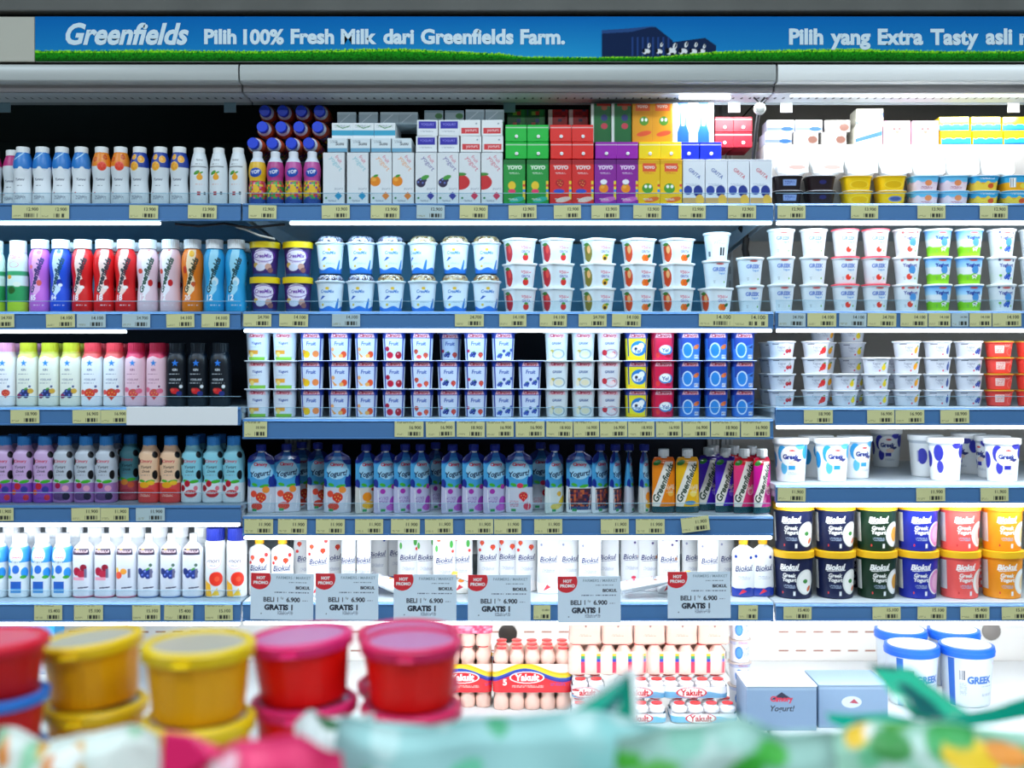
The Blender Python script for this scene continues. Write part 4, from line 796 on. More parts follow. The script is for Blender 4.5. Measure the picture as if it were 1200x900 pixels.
# white board over the rail end of the third left shelf
link('backing_board', box_mesh('backing_board', X(150.5), X(280), -14, -10, wz(498)*1000, wz(476.5)*1000, 1), mat('eef0f2', .5))
tag(D.objects['backing_board'], 'white foam board clipped over the third left shelf edge', 'board')
# deck, canopy trims, dotted air outlet and inner ceiling: one length per bay
def hz(py, y=0.): return wz(py, y)*1000
def bullnose(name, x0, x1, yf, yb, z0, z1):
    sec = [(yb, z1), (yf + 8, z1), (yf + 3, z1 - 3), (yf, z1 - 10), (yf, z0 + 12), (yf + 2, z0 + 4), (yf + 7, z0), (yb, z0)]
    n = len(sec); V = [(x0, y, z) for y, z in sec] + [(x1, y, z) for y, z in sec]
    F = [[k, (k+1) % n, n + (k+1) % n, n + k] for k in range(n)] + [list(range(n))[::-1], [n + k for k in range(n)]]
    return mesh_from(name, V, F, None, .5)
oz = hz(108.2)
def outlet(x0, x1):
    nx, ny = int((x1 - x0) / 2.), 34
    xs, ys = np.linspace(x0, x1, nx), np.linspace(4, 100, ny)
    Xg, Yg = np.meshgrid(xs, ys); u, v = Xg.ravel(), Yg.ravel()
    K = np.tile(np.array(lin('b9bfc1')), (len(u), 1))
    ph = np.mod(u, 20.) - 10
    K[(ph / 2.7) ** 2 + ((v - 56) / 9) ** 2 < 1] = lin('20262c')
    V = np.stack([u, v, np.full_like(u, oz)], 1)
    i, j = np.meshgrid(np.arange(ny-1), np.arange(nx-1), indexing='ij'); q = (i*nx + j).ravel()
    F = np.stack([q, q+nx, q+nx+1, q+1], 1)
    N = nx*ny
    return mesh_from('air_outlet', np.vstack([V, V + [0, 0, 6]]), F.tolist() + (F[:, ::-1] + N).tolist(), np.vstack([K, K]), .3)
for k, (a, b) in BAYS.items():
    x0, x1 = X(a), X(b); dz = DECK*1000
    part(k, 'deck_tray', box_mesh('deck_tray', x0, x1, -190, BACK*1000, dz - 40, dz, 4), mat('dfe2e4', .45))
    part(k, 'front_bumper', box_mesh('front_bumper', x0, x1, -230, -190, dz - 420, dz + 60, 12), mat('c8ccd0', .4))
    part(k, 'plinth', box_mesh('plinth', x0, x1, -160, BACK*1000, 0, dz - 40, 4), mat('3a3e44', .5))
    part(k, 'lower_trim', box_mesh('lower_trim', x0, x1, 0, 12, hz(107.5), hz(96), 2), mat('a8a4a6', .4))
    part(k, 'rounded_trim', bullnose('rounded_trim', x0 + .6, x1 - .6, -30, 30, hz(95.5, -.03), hz(74, -.03)), mat('f4f4f2' if k == 'R' else 'b6bab8', .32))  # right length whiter: the light falling there is put into its colour
    part(k, 'air_outlet', outlet(x0, x1), PAPER)
    part(k, 'outlet_lip', box_mesh('outlet_lip', x0, x1, 98, 101, oz - 5, oz + 120), mat('8a9498', .4))
    part(k, 'inner_ceiling', box_mesh('inner_ceiling', x0, x1, 101, BACK*1000, 2066, 2073), mat('3a4642', .16, .7))
    part(k, 'canopy_body', box_mesh('canopy_body', x0, x1, -10, 60, hz(96) + 8, hz(20), 3), mat('9a968c', .5))
# fluorescent tube in the middle bay; the right bay's tube is added for brightness
part('M', 'light_tube', tube_mesh('light_tube', [(X(796, .02), 16, oz - 8), (X(855, .02), 16, oz - 8)], 5), LED_W)
part('R', 'light_tube', tube_mesh('light_tube', [(X(925, .02), 10, oz - 6), (X(1228, .02), 10, oz - 6)], 3), emit_mat('added_tube_soft', (.95, .98, 1.), 2.2))
light('canopy_tube_light', ((X(800) + X(905))/2000, .03, oz/1000 - .016), (math.radians(20), 0, 0), .2, .03, 1.0, (.9, .96, 1))
light('canopy_tube_light', ((X(925) + X(1228))/2000, .04, oz/1000 - .018), (math.radians(22), 0, 0), .62, .03, 2.4, (.97, .98, 1))  # lamp of the added right-bay tube
for c in (6, 270, 597, 860, 921, 1187):
    me = card_mesh('label_clip', 29, 27, ('7fa0ae' if c < 700 else 'd8dad8', R(-15, 22, 15, 27, '6a8894' if c < 700 else 'c0c4c4')), 3, 2)
    t = link('label_clip', me, PAPER, None, (wx(c, .1), .0961, oz/1000 - .024))
    tag(t, {6: 'grey plastic clip hanging above the sky-printed bottles', 270: 'grey plastic clip above the plain white lemon bottles', 597: 'grey plastic clip hanging above the green milk cartons', 860: 'pale clip hanging above the crimson cartons', 921: 'pale clip hanging just right of the round dial', 1187: 'pale clip hanging above the yellow dessert boxes'}[c], 'clip', 'plastic clips under the canopy')
# dial thermometer on its cable
th = thing('thermometer', 'round white dial thermometer hanging on a black cable', 'thermometer', (wx(890, .03), .03, wz(128, .03)))
link('dial', disc_mesh('dial', [(14, 0), (14, 5), (12, 7)], segs=32, xform=lambda V: np.stack([V[:, 0], -V[:, 2], V[:, 1]], 1)), mat('c8c8c4', .35), th)
link('dial_face', disc_mesh('dial_face', [(10, 7), (10, 7.6)], segs=28, xform=lambda V: np.stack([V[:, 0], -V[:, 2], V[:, 1]], 1)), mat('7a7c7a', .5), th)
link('cable', tube_mesh('cable', [(-14, 0, 28), (-9, 0, 24), (0, 0, 14), (10, 0, 24), (12, 0, 28)], 2.4), BLACKM, th)
link('cable', tube_mesh('cable', [(-2, 4, -13), (-6, 6, -40), (-9, 8, -80), (-13, 10, -130)], 4.5), BLACKM, th)
# cables at the bay seams
w = link('power_cable', tube_mesh('power_cable', [(X(868, .3), 300, wz(266, .3)*1000), (X(876, .3), 310, wz(275, .3)*1000), (X(873, .3), 300, wz(292, .3)*1000), (X(878, .3), 312, wz(310, .3)*1000), (X(874, .3), 300, wz(340, .3)*1000)], 9), mat('2a1f18', .5))
tag(w, 'dark twisted cable hanging behind the white round cups', 'cable')
w = link('power_cable', tube_mesh('power_cable', [(X(205, .01), 12, wz(259.5)*1000 - 4), (X(232, .01), 14, wz(264)*1000), (X(262, .01), 14, wz(261)*1000), (X(292, .01), 14, wz(266)*1000), (X(334, .01), 12, wz(261)*1000 - 2)], 3), mat('1a1414', .5))
tag(w, 'black and red wire sagging under the top left shelf end', 'cable')
w = link('power_cable', tube_mesh('power_cable', [(X(277, .02), 20, wz(266, .02)*1000), (X(288, .02), 20, wz(269, .02)*1000), (X(304, .02), 20, wz(276, .02)*1000), (X(322, .02), 20, wz(280, .02)*1000)], 2.5), mat('c8c4bc', .5))
tag(w, 'white wire end beside the purple yellow-lidded tubs', 'cable')
# ---------------------------------------------------------------- the sign
SX0, SX1 = X(42, -.03), X(1262, -.03)
sz0, sz1 = wz(72.5, -.03)*1000, wz(20, -.03)*1000
def sign_art():
    h = sz1 - sz0
    def pxu(p): return X(p, -.03) - (SX0 + SX1)/2
    def pyv(p): return wz(p, -.03)*1000 - sz0
    def sky(U, V, K):
        b0, b1 = np.array(lin('0365b0')), np.array(lin('2aa0d2'))
        t = np.clip(1 - V / h, 0, 1)[:, None] * (.45 + .4*np.exp(-((U - pxu(620)) / 300) ** 2))[:, None]
        K[:] = b0*(1 - t) + b1*t
    def grass(U, V, K):
        e = np.interp(U, [pxu(p) for p in (42, 240, 470, 585, 612, 690, 770, 800, 850, 1000, 1262)], [pyv(p) for p in (59, 60, 58, 62, 66, 68, 67.5, 64, 59.5, 58.5, 61)]) + h*.012*np.sin(U/83)
        hs = np.sin(np.floor(U/2.2)*12.9898 + np.floor(V/2.6)*78.233)*43758.5453; hs = hs - np.floor(hs)
        e2 = e + (hs - .5)*3
        m = V < e2
        g0, g1, g2 = np.array(lin('063d0c')), np.array(lin('1f9a14')), np.array(lin('7cc21e'))
        t = np.clip(V/e, 0, 1)[:, None]
        col = g0*(1 - t) + g1*t
        col = np.where((t > .78) & (hs[:, None] > .35), g2, col)
        col = np.where(hs[:, None] > .75, col*1.5, np.where(hs[:, None] < .22, col*.45, col))
        K[m] = col[m]
    barn = [P([(pxu(705), pyv(68)), (pxu(705), pyv(38)), (pxu(768), pyv(32)), (pxu(788), pyv(48)), (pxu(788), pyv(68))], '14264a'),
            P([(pxu(705), pyv(40)), (pxu(740), pyv(38)), (pxu(768), pyv(31)), (pxu(735), pyv(34)), (pxu(705), pyv(36))], '2a4a80'),
            P([(pxu(788), pyv(66)), (pxu(788), pyv(50)), (pxu(826), pyv(45)), (pxu(839), pyv(54)), (pxu(839), pyv(66))], '16284a'),
            [R(pxu(p), pyv(66), pxu(p + 2), pyv(44), '24407a') for p in range(740, 786, 6)]]
    cows = []
    for p, s in ((757, 9), (772, 8), (786, 12), (800, 10), (812, 9), (822, 8)):
        c = pxu(p); s = s*1.35
        cows += [E(c, pyv(61), s*.75, s*.5, 'e2e4e6', p*7 % 30 - 15), E(c - s*.5, pyv(60), s*.3, s*.42, '14161c'), E(c + s*.55, pyv(53 + p % 4), s*.28, s*.5, 'dfe1e3', -15), E(c + s*.66, pyv(52 + p % 4), s*.1, s*.36, '14161c', -15), E(c + s*.2, pyv(64), s*.3, s*.2, '14161c')]
    return ('1668ac', sky, barn, cows, grass)
SIGNM = print_mat('banner_print', .8)
SIGNM.node_tree.nodes['Principled BSDF'].inputs['Specular IOR Level'].default_value = .1
me = card_mesh('banner_sign', SX1 - SX0, sz1 - sz0, sign_art(), 1.7, 6)
sign = thing('banner_sign', 'long blue dairy banner with grass, barn, cows and white lettering', 'sign', ((SX0 + SX1)/2000, -.034, sz0/1000))
link('sign_panel', me, SIGNM, sign)
def lettering(s, px0, px1, pyc, par, shear=0., bold=.02, hexc='cfe2ec', pyh=None):
    """raised letters, one piece per word, set out as one line from px0 to px1"""
    words = s.split(' ')
    L = [text_tris(w_, bold, shear) for w_ in words]; gap = .34
    ext = []
    for w_, (tr, sz) in zip(words, L):
        full, fs = text_tris(w_ + 'Hp', bold, shear)      # common baseline: measure against cap height and descender
        ext.append((full, fs))
    tot = sum(q[1][0] for q in L) + gap * (len(words) - 1)
    sc = (X(px1, -.03) - X(px0, -.03)) / tot; cur = X(px0, -.03) - (SX0 + SX1)/2
    hp = text_tris('Hp', bold, shear)[1][1]; cap = text_tris('H', bold, shear)[1][1]; desc = hp - cap
    sy = sc if pyh is None else pyh*2/hp
    zc = wz(pyc, -.03)*1000 - sz0
    for w_, (tr, sz) in zip(words, L):
        up = any(ch in w_ for ch in 'lhidkbftPFMGET1%') or True
        low = any(ch in w_ for ch in 'gpyj') or ('f' in w_ and shear > 0 and False)
        top = cap * (1.0 if not any(ch in w_ for ch in 'lhkbdf') else 1.04); bot = -desc if low else 0.
        z = (top + bot)/2 - cap/2
        if not any(ch in w_ for ch in 'lhidkbftPFMGET1%'): z -= cap * .14
        V = tr.reshape(-1, 2); u, inv = np.unique(np.round(V, 5), axis=0, return_inverse=True); inv = np.asarray(inv).reshape(-1, 3)
        P3 = np.stack([u[:, 0]*sc + cur + sz[0]*sc/2, np.full(len(u), -1.), (u[:, 1] + z)*sy + zc], 1)
        F = [list(t) for t in inv if len(set(t)) == 3]
        link('lettering', mesh_from('lettering', P3, F, None, .3), mat(hexc, .6), par)
        cur += (sz[0] + gap)*sc
lettering('Greenfields', 78, 222, 41, sign, .28, .035, pyh=33)
lettering('Pilih 100% Fresh Milk dari Greenfields Farm.', 240, 662, 44, sign, 0, .042)
lettering('Pilih yang Extra Tasty asli r', 924, 1204, 44, sign, 0, .042)
s = link('blank_fascia', box_mesh('blank_fascia', X(-30, -.03), SX0 - 2, -33, -27, sz0, sz1, 1), mat('b6b3a6', .6))
tag(s, 'blank beige header plate left of the blue banner', 'panel')
# the surroundings
struct('trim_1', box_mesh('trim_1', X(-60), X(1262), -40, 700, wz(19.3)*1000, wz(3)*1000, 2), mat('5a5a56', .6, noise=.25))
struct('trim_2', box_mesh('trim_2', X(-60), X(1262), -10, 700, wz(2.6)*1000, wz(-30)*1000, 2), mat('15181a', .6))
struct('wall_back', box_mesh('wall_back', -6000, 6000, 720, 760, 0, 3300), mat('8a8c8c', .7))
struct('floor', box_mesh('floor', -6000, 6000, -6000, 760, -30, 0), mat('b8b4ac', .25, noise=.1))
struct('ceiling', box_mesh('ceiling', -6000, 6000, -6000, 760, 3300, 3340), mat('a8a8a6', .8))
# ================================================================ the rows of products
# ---- top shelf, left bay
run(K_pinkb, [-14, 10], 'L1', y=.06)
run(K_sky, [22, 45, 68, 91], 'L1', rot=[0, 0, 6, 20])
run(K_org, [115, 137.5], 'L1', rot=[14, 0])
run(K_navyorg, [160, 184.5, 207], 'L1')
run(K_plain, [230.5, 253.5, 276.5], 'L1', rot=[10, -14, -22])
# ---- top shelf, middle bay
for i, (k, px) in enumerate(zip((K_kid1, K_kid2, K_kid3, K_kid3), (299.5, 320.5, 342, 364))):
    run(k, [px], 'M1', extra='' if i < 2 else ('second from right' if i == 2 else 'rightmost of the four'))
rows_l = [(.146, [296, 318.5, 341, 361.5]), (.188, [307, 329, 350, 372]), (.229, [310, 331, 352.5, 374])]
for r, (dz, pxs) in enumerate(rows_l):
    for i, px in enumerate(pxs):
        y = .05 + .012 * r
        K_lie.put('%s, %s from left in %s row, top middle shelf' % (K_lie.desc, ORD[i], ['bottom', 'middle', 'top'][r]), (wx(px, y), y + HK*.001, SZ['M1'] + HK*.001 + .0215 + r*.0415), (PI/2, random.uniform(-.5, .5), 0), 'lying kids yogurt bottles on the top middle shelf')
run(K_c1, [391, 419], 'M1', jit=1); run(K_c2, [446.5, 472.5], 'M1', jit=1); run(K_c3, [499.3, 525], 'M1', jit=1); run(K_c4, [550.5, 576.5], 'M1', jit=1)
h1 = HC*.001 + .0015
run(K_l1, [395.5, 422, 446.5, 471], 'M1', y=.045, jit=1.5, z0=h1)
run(K_l2, [400.5, 425, 451.5], 'M1', y=.055, jit=3, z0=h1 + .0335)
run(K_l5, [406, 431.5, 456, 478], 'M1', y=.075, jit=2, z0=h1 + .0725)
run(K_l3, [500, 526.5], 'M1', y=.045, jit=2, z0=h1, stack=2, dz=.0005)
run(K_l4, [551.5, 577.5], 'M1', y=.045, jit=2, z0=h1, stack=2, dz=.0005)
run(K_l6, [508, 532], 'M1', y=.07, jit=2, z0=h1 + .0775)
run(K_l5, [556.5, 579], 'M1', y=.07, jit=2, z0=h1 + .0775, extra='right pair')
run(K_t1, [603, 630], 'M1', jit=2); run(K_t2, [657, 683], 'M1', jit=2); run(K_t3, [709.5, 735], 'M1', jit=2); run(K_t4, [760.5, 786.5], 'M1', jit=2)
run(K_t5, [813, 840], 'M1', jit=3); run(K_t6, [865.5, 892], 'M1', jit=3)
h2 = HT*.001 + .0015
run(K_g1, [604.5, 630.5], 'M1', y=.045, z0=h2, stack=2, dz=.001, jit=1); run(K_g2, [657.5, 683], 'M1', y=.045, z0=h2, stack=2, dz=.001, jit=1)
run(K_g3, [710.5, 735.5], 'M1', y=.045, z0=h2, jit=1); run(K_g4, [761, 786.5], 'M1', y=.045, z0=h2, jit=1); run(K_g5, [807, 833], 'M1', y=.045, z0=h2, jit=1)
h3 = h2 + .082
run(K_b1, [605, 628], 'M1', y=.104, z0=h3, jit=2); run(K_b2, [654, 678], 'M1', y=.104, z0=h3, jit=2)
for k, pxs in ((K_b3, [704, 728]), (K_b4, [752.5, 776]), (K_b5, [800.5, 824.5])):
    run(k, pxs, 'M1', y=.056, z0=h2 + .0405, jit=2)
run(K_g6, [848, 871], 'M1', y=.12, z0=.155, stack=2, dz=.001, jit=2)
# ---- top shelf, right bay
run(K_d1, [926], 'R1', stack=2, jit=2); run(K_d2, [965], 'R1', stack=2, jit=2)
run(K_d3, [1008.5, 1048.5], 'R1', stack=2, jit=2, skip=[(1, 0)]); run(K_d4, [1048.5], 'R1', jit=2)
run(K_d5, [1087.5, 1122.5], 'R1', stack=2, jit=2, rot=-2); run(K_d6, [1158, 1195], 'R1', stack=2, jit=2, skip=[(1, 1)])
run(K_d7, [1195], 'R1', z0=.0365, jit=2)
tz = SZ['R1'] + .0735
for i, (k, px, w) in enumerate(((K_m1, 929, 'first from left'), (K_m1, 970, 'second from left'), (K_m2, 1010.5, 'third from left'), (K_m2, 1050, 'fourth from left'), (K_m3, 1089, 'between the two shiny groups'), (K_m3, 1129, 'second from right'), (K_m3, 1170, 'rightmost'))):
    k.put('%s, %s, top right shelf' % (k.desc, w), (wx(px, .055), .062, tz), (math.radians(-14), 0, 0), 'filmed dessert trays on the top right shelf')
bz = .2
for k, px, y, dz, d in ((K_x1, 912, .11, 0, 'lower left'), (K_x2, 944, .11, 0, 'lower second from left'), (K_x2, 977, .11, 0, 'lower third from left'), (K_x1, 915, .115, .031, 'upper left'), (K_x1, 948, .115, .031, 'upper second from left'), (K_x2, 982, .115, .031, 'upper third from left'),
                        (K_x3, 1018, .11, 0, 'lower, beside pink boxes'), (K_x3, 1020, .115, .045, 'upper, beside pink boxes'), (K_x4, 1052, .11, 0, 'left of two'), (K_x4, 1085, .11, 0, 'right of two'), (K_x5, 1121, .11, 0, 'lower left'), (K_x5, 1158, .11, 0, 'lower middle'), (K_x5, 1195, .11, 0, 'lower right'), (K_x5, 1119, .115, .035, 'upper left'), (K_x5, 1156, .115, .035, 'upper middle'), (K_x5, 1193, .115, .035, 'upper right')):
    k.put('%s, %s, back of top right shelf' % (k.desc, d), (wx(px, y), y + .03, SZ['R1'] + .0005 + bz + dz - .04), (0, 0, math.radians(random.uniform(-3, 3))), 'dessert boxes at the back of the top right shelf')
# a long white crate lifts the back boxes
cr = thing('storage_crate', 'pale crate behind the dessert cups lifting the back boxes', 'crate', (wx(1068, .09), .135, SZ['R1'] + .0005))
link('crate_wall', box_mesh('crate_wall', X(1068 - 170, .1) - X(1068, .1), X(1068 + 150, .1) - X(1068, .1), -28, 60, 0, 159.5, 3), mat('b8b4b0', .5), cr)
# ---- second shelf, left bay
run(K_grn, [-12, 16], 'L2', jit=2)
run(K_pink, [41.5], 'L2', rot=-4); run(K_blue, [66], 'L2', rot=-4); run(K_red, [92, 117.5, 143], 'L2', rot=[0, 14, 0]); run(K_wht, [169, 196], 'L2', rot=[8, -8])
run(K_orm, [222], 'L2'); run(K_cyn, [248, 273.5], 'L2')
run(K_blue, [78], 'L2', y=.1, extra='half hidden in second row'); run(K_red, [130, 155], 'L2', y=.1, extra='second row'); run(K_wht, [181, 205], 'L2', y=.1, extra='second row'); run(K_cyn, [281], 'L2', y=.11, extra='half hidden in second row')
# ---- second shelf, middle bay
run(K_ice, [306.5, 345.5], 'M2', stack=2, dz=.0005, jit=3, rot=[6, 2])
for i, px in enumerate((384, 420.5, 456, 494, 532.5, 569.5)):
    lo, up = [(K_dm1, K_dm1), (K_dm1, K_dm1), (K_dm2, K_dm1), (K_dm2, K_dm2), (K_dm2, K_dm2), (K_dm2, K_dm2)][i]
    for k, nm, z in ((lo, 'lower', 0), (up, 'upper', .0925)):
        k.put('%s, %s of %s column, second middle shelf' % (k.desc, nm, ORD[i]), (wx(px, .035), .073, SZ['M2'] + .0005 + z), (0, 0, math.radians(random.uniform(-8, 14) - (30 if (i == 3 and z) else 0))), 'domed topping cups on the second middle shelf')
for k, pxs in ((K_q1, [609, 653]), (K_q2, [702]), (K_q3, [750, 796])):
    run(k, pxs, 'M2', y=.035, stack=3, dz=.0004, rot=27, jit=2)
run(K_q3, [842], 'M2', y=.035, rot=20, extra='at the foot of the barcode stack')
run(K_k0, [842], 'M2', z0=.0592, rot=8, extra='middle of the barcode stack')
run(K_bar, [843], 'M2', z0=.1252)
run(K_k0, [882.5], 'M2', stack=2, dz=.0004, rot=2)
# ---- second shelf, right bay
run(K_k0, [919.5, 958], 'R2', stack=3, dz=.0004, jit=3); run(K_k1, [995.5, 1031.5], 'R2', stack=3, dz=.0004, jit=3)
run(K_k2, [1068.5], 'R2', stack=3, dz=.0004, jit=3); run(K_k3, [1105.5, 1142.5], 'R2', stack=3, dz=.0004, jit=3); run(K_k4, [1181, 1219], 'R2', stack=3, dz=.0004, jit=3)
# ---- third shelf, left bay
run(K_n1, [2], 'L3'); run(K_n2, [28, 53.5, 79], 'L3'); run(K_n3, [104, 130], 'L3'); run(K_n4, [155.5, 181], 'L3', rot=[0, -10]); run(K_n5, [204, 229, 255], 'L3')
run(K_n1, [17, 41], 'L3', y=.1, extra='second row'); run(K_n2, [66, 90], 'L3', y=.1, extra='second row'); run(K_n3, [116, 140], 'L3', y=.1, extra='second row'); run(K_n4, [165, 189], 'L3', y=.1, extra='second row')
# ---- third shelf, middle bay: three-high columns of fruit cups
cols = [(K_y1, [299, 330.5]), (K_y2, [363]), (K_y3, [396, 427]), (K_y4, [460]), (K_y5, [493]), (K_y6, [525, 557]), (K_y7, [589.5, 621]), (K_y8, [653, 684.5]), (K_y9, [715]), (K_y10, [747.5]), (K_y11, [778.5]), (K_y12, [810, 842]), (K_y13, [873.5])]
for k, pxs in cols:
    st = [2 if p == 621 else 3 for p in pxs]
    sk = [(0, 2)] if pxs[0] == 525 else []
    run(k, pxs, 'M3', y=.03, stack=st, dz=.0002, rot=4 if pxs[0] < 640 else 0, jit=3, skip=sk)
run(K_y6, [527], 'M3', y=.09, z0=HY*.002 + .0009, extra='set back on top')
run(K_y6, [527], 'M3', y=.09, extra='behind', stack=2, dz=.0002)
# ---- third shelf, right bay: low stacks
run(K_s1, [920], 'R3', stack=4, dz=.0003, y=.03); run(K_s2, [960.5], 'R3', stack=4, dz=.0003, y=.03)
run(K_s3, [994.5, 1032], 'R3', stack=[2, 3], dz=.0003, y=.03); run(K_s4, [1068.5], 'R3', stack=4, dz=.0003, y=.03)
run(K_s5, [1105], 'R3', stack=4, dz=.0003, y=.03); run(K_s6, [1142], 'R3', stack=4, dz=.0003, y=.03); run(K_s7, [1178, 1215], 'R3', stack=4, dz=.0003, y=.03)
L5 = ['bottom', 'second', 'third', 'fourth', 'top']
for k, px, n in ((K_s2, 908, 4), (K_s3, 1003, 5), (K_s4, 968, 5), (K_s6, 1050, 3)):
    for j in range(n):
        k.put('%s, %s of back stack behind others, third right shelf' % (k.desc, L5[j] if j < n - 1 else 'top'), (wx(px, .15), .18, SZ['R3'] + .0005 + j*.039), (0, 0, random.uniform(-.2, .2)), 'back stacks of small cups on the third right shelf')
# ---- fourth shelf, left bay
run(K_v1, [0, 23, 47.5], 'L4'); run(K_v2, [71, 96, 120], 'L4'); run(K_v3, [148.5], 'L4', y=.085); run(K_v4, [171.5, 196.5], 'L4'); run(K_v5, [222, 247, 271], 'L4')
run(K_v1, [12, 35, 59], 'L4', y=.1, extra='second row'); run(K_v2, [82, 106, 130], 'L4', y=.1, extra='second row'); run(K_v5, [230, 254], 'L4', y=.1, extra='second row')
# ---- fourth shelf, middle bay: squeeze pouches
def pouches(k, lst):
    for i, (px, y, r, w) in enumerate(lst):
        k.put('%s, %s, fourth middle shelf' % (k.desc, w), (wx(px, y), y + .018, SZ['M4'] + .0005), (0, 0, math.radians(r)), 'squeeze pouches on the fourth middle shelf')
pouches(K_p1, [(304, .035, 0, 'leftmost'), (334, .05, 18, 'second from left'), (352, .115, 36, 'set back third from left'), (371, .09, 50, 'turned edge-on'), (394, .035, 0, 'fifth from left')])
pouches(K_p2, [(428, .035, 46, 'beside the grape pouches')])
pouches(K_p3, [(451, .035, 36, 'first from left'), (474, .045, 40, 'second from left'), (492, .04, 48, 'third from left'), (510, .1, 56, 'fourth from left, set back'), (530, .035, 38, 'fifth from left'), (555, .035, 34, 'sixth from left'), (580, .035, 32, 'seventh from left')])
pouches(K_p4, [(608.5, .035, 0, 'facing front'), (634, .1, 20, 'set back in shadow')])
pouches(K_p5, [(650, .035, 46, 'turned edgewise')])
pouches(K_p6, [(680, .035, 0, 'facing front'), (704, .045, 50, 'half hidden second'), (722, .04, 62, 'half hidden third')])
pouches(K_p4, [(738, .05, 78, 'turned side-on near right')]); pouches(K_p2, [(756, .04, 66, 'turned side-on near right')])
for k, px, y, r in ((K_r1, 779, .035, 8), (K_r2, 807, .035, 8), (K_r3, 832, .08, 20), (K_r3, 852, .05, 20), (K_r4, 874, .03, 18), (K_r5, 895, .026, 34)):
    w = '' if k is not K_r3 else (', left one' if px == 832 else ', right one')
    k.put('%s%s, right end of fourth middle shelf' % (k.desc, w), (wx(px, y), y + .018, SZ['M4'] + .0005), (0, 0, math.radians(r)), 'milk pouches on the fourth middle shelf')
for k, px, y, w in ((K_r3, 838, .14, 'first'), (K_r4, 862, .13, 'second'), (K_r5, 883, .12, 'third')):
    k.put('%s, %s of second row, fourth middle shelf' % (k.desc, w), (wx(px, y), y + .018, SZ['M4'] + .0005), (0, 0, math.radians(16)), 'milk pouches on the fourth middle shelf')
# ---- fourth shelf, right bay: greek tubs
for k, px, y, r, w in ((K_u1, 932, .035, 0, 'front left'), (K_u1, 981, .04, 14, 'front right'), (K_u1, 962, .14, 40, 'behind the front pair'), (K_u1, 1008, .12, 30, 'behind at right'), (K_u2, 1045, .42, 0, 'alone at the back'),
                       (K_u2, 1092, .16, 60, 'behind the plain one'), (K_u3, 1116, .06, 0, 'in front of its group'), (K_u2, 1143, .23, -50, 'set back in the middle'), (K_u2, 1172, .125, -70, 'partly hidden'), (K_u2, 1184, .035, 6, 'front right corner')):
    k.put('%s, %s, fourth right shelf' % (k.desc, w), (wx(px, y), y + .043, SZ['R4'] + .0005), (0, 0, math.radians(r)), 'greek yogurt tubs on the fourth right shelf')
# ---- fifth shelf, left bay
run(K_w1, [-8, 18, 44.5, 69], 'L5'); run(K_w2, [94, 119.5], 'L5'); run(K_w3, [145], 'L5'); run(K_w4, [170.5, 197, 223], 'L5'); run(K_w5, [249.5, 274.5], 'L5')
run(K_w6, [8, 33, 58, 83, 108, 133, 157, 183, 208, 234], 'L5', y=.1)
# ---- fifth shelf, middle bay: white pouches
def wp(k, lst, sname='fifth middle shelf'):
    for px, y, r, w in lst:
        k.put('%s, %s, %s' % (k.desc, w, sname), (wx(px, y), y + .019, SZ['M5'] + .0005), (0, 0, math.radians(r)), 'white yogurt pouches on the fifth middle shelf')
wp(K_j1s, [(302, .05, -8, 'leftmost with orange cap'), (329, .045, 0, 'second from left')])
wp(K_j1, [(355, .09, 30, 'third from left'), (371, .045, 10, 'above second promo card'), (388, .097, 20, 'left of navy sticks')])
wp(K_j6, [(407, .06, 0, 'left of the pair'), (425, .06, 0, 'right of the pair')])
wp(K_j2, [(441, .145, 10, 'behind the slumped pouch'), (464, .17, 24, 'left of third promo card')])
wp(K_j3, [(478, .1, 0, 'first from left'), (499, .1, 0, 'second from left'), (520, .06, 6, 'third from left'), (540, .075, 0, 'fourth from left')])
wp(K_j1, [(572, .1, 0, 'left above fourth promo card'), (595, .11, 0, 'middle above fourth promo card'), (617, .1, 4, 'right above fourth promo card')])
wp(K_j4, [(643, .075, 0, 'first from left'), (668, .08, 10, 'second from left'), (692, .06, 0, 'third from left'), (713, .1, -6, 'fourth from left')])
wp(K_j5, [(741, .11, 0, 'first from left'), (762, .1, 0, 'second from left'), (785, .075, 0, 'third from left')])
wp(K_j4, [(812, .1, 20, 'left of the slim gap'), (832, .055, 10, 'above the last promo card'), (852, .09, 30, 'set back near right end')])
wp(K_j2s, [(873, .04, 0, 'left of right-end pair'), (896, .045, 8, 'right of right-end pair')])
for k, px, y, z, rz, w in ((K_j2, 610, .02, .021, 98, 'beside fifth promo card'), (K_j3, 470, .02, .021, 60, 'slumped'), (K_j5, 728, .02, .021, -96, 'left of last promo card')):
    k.put('%s lying down, %s, fifth middle shelf' % (k.desc, w), (wx(px, y + .03), y + .03, SZ['M5'] + z), (math.radians(-78), 0, math.radians(rz)), 'white yogurt pouches on the fifth middle shelf')
# ---- fifth shelf, right bay: large tubs
for k, pxs in ((K_z1, [936, 985.5]), (K_z2, [1035]), (K_z3, [1084.5]), (K_z4, [1134.5]), (K_z5, [1185])):
    run(k, pxs, 'R5', y=.025, stack=2, dz=.0005, jit=4, rot=[-14, -4] if k is K_z1 else (4 if k is K_z4 else 0))
run(K_z1, [1000], 'R5', y=.16, stack=1, extra='back row'); run(K_z4, [1150], 'R5', y=.16, stack=1, extra='back row')
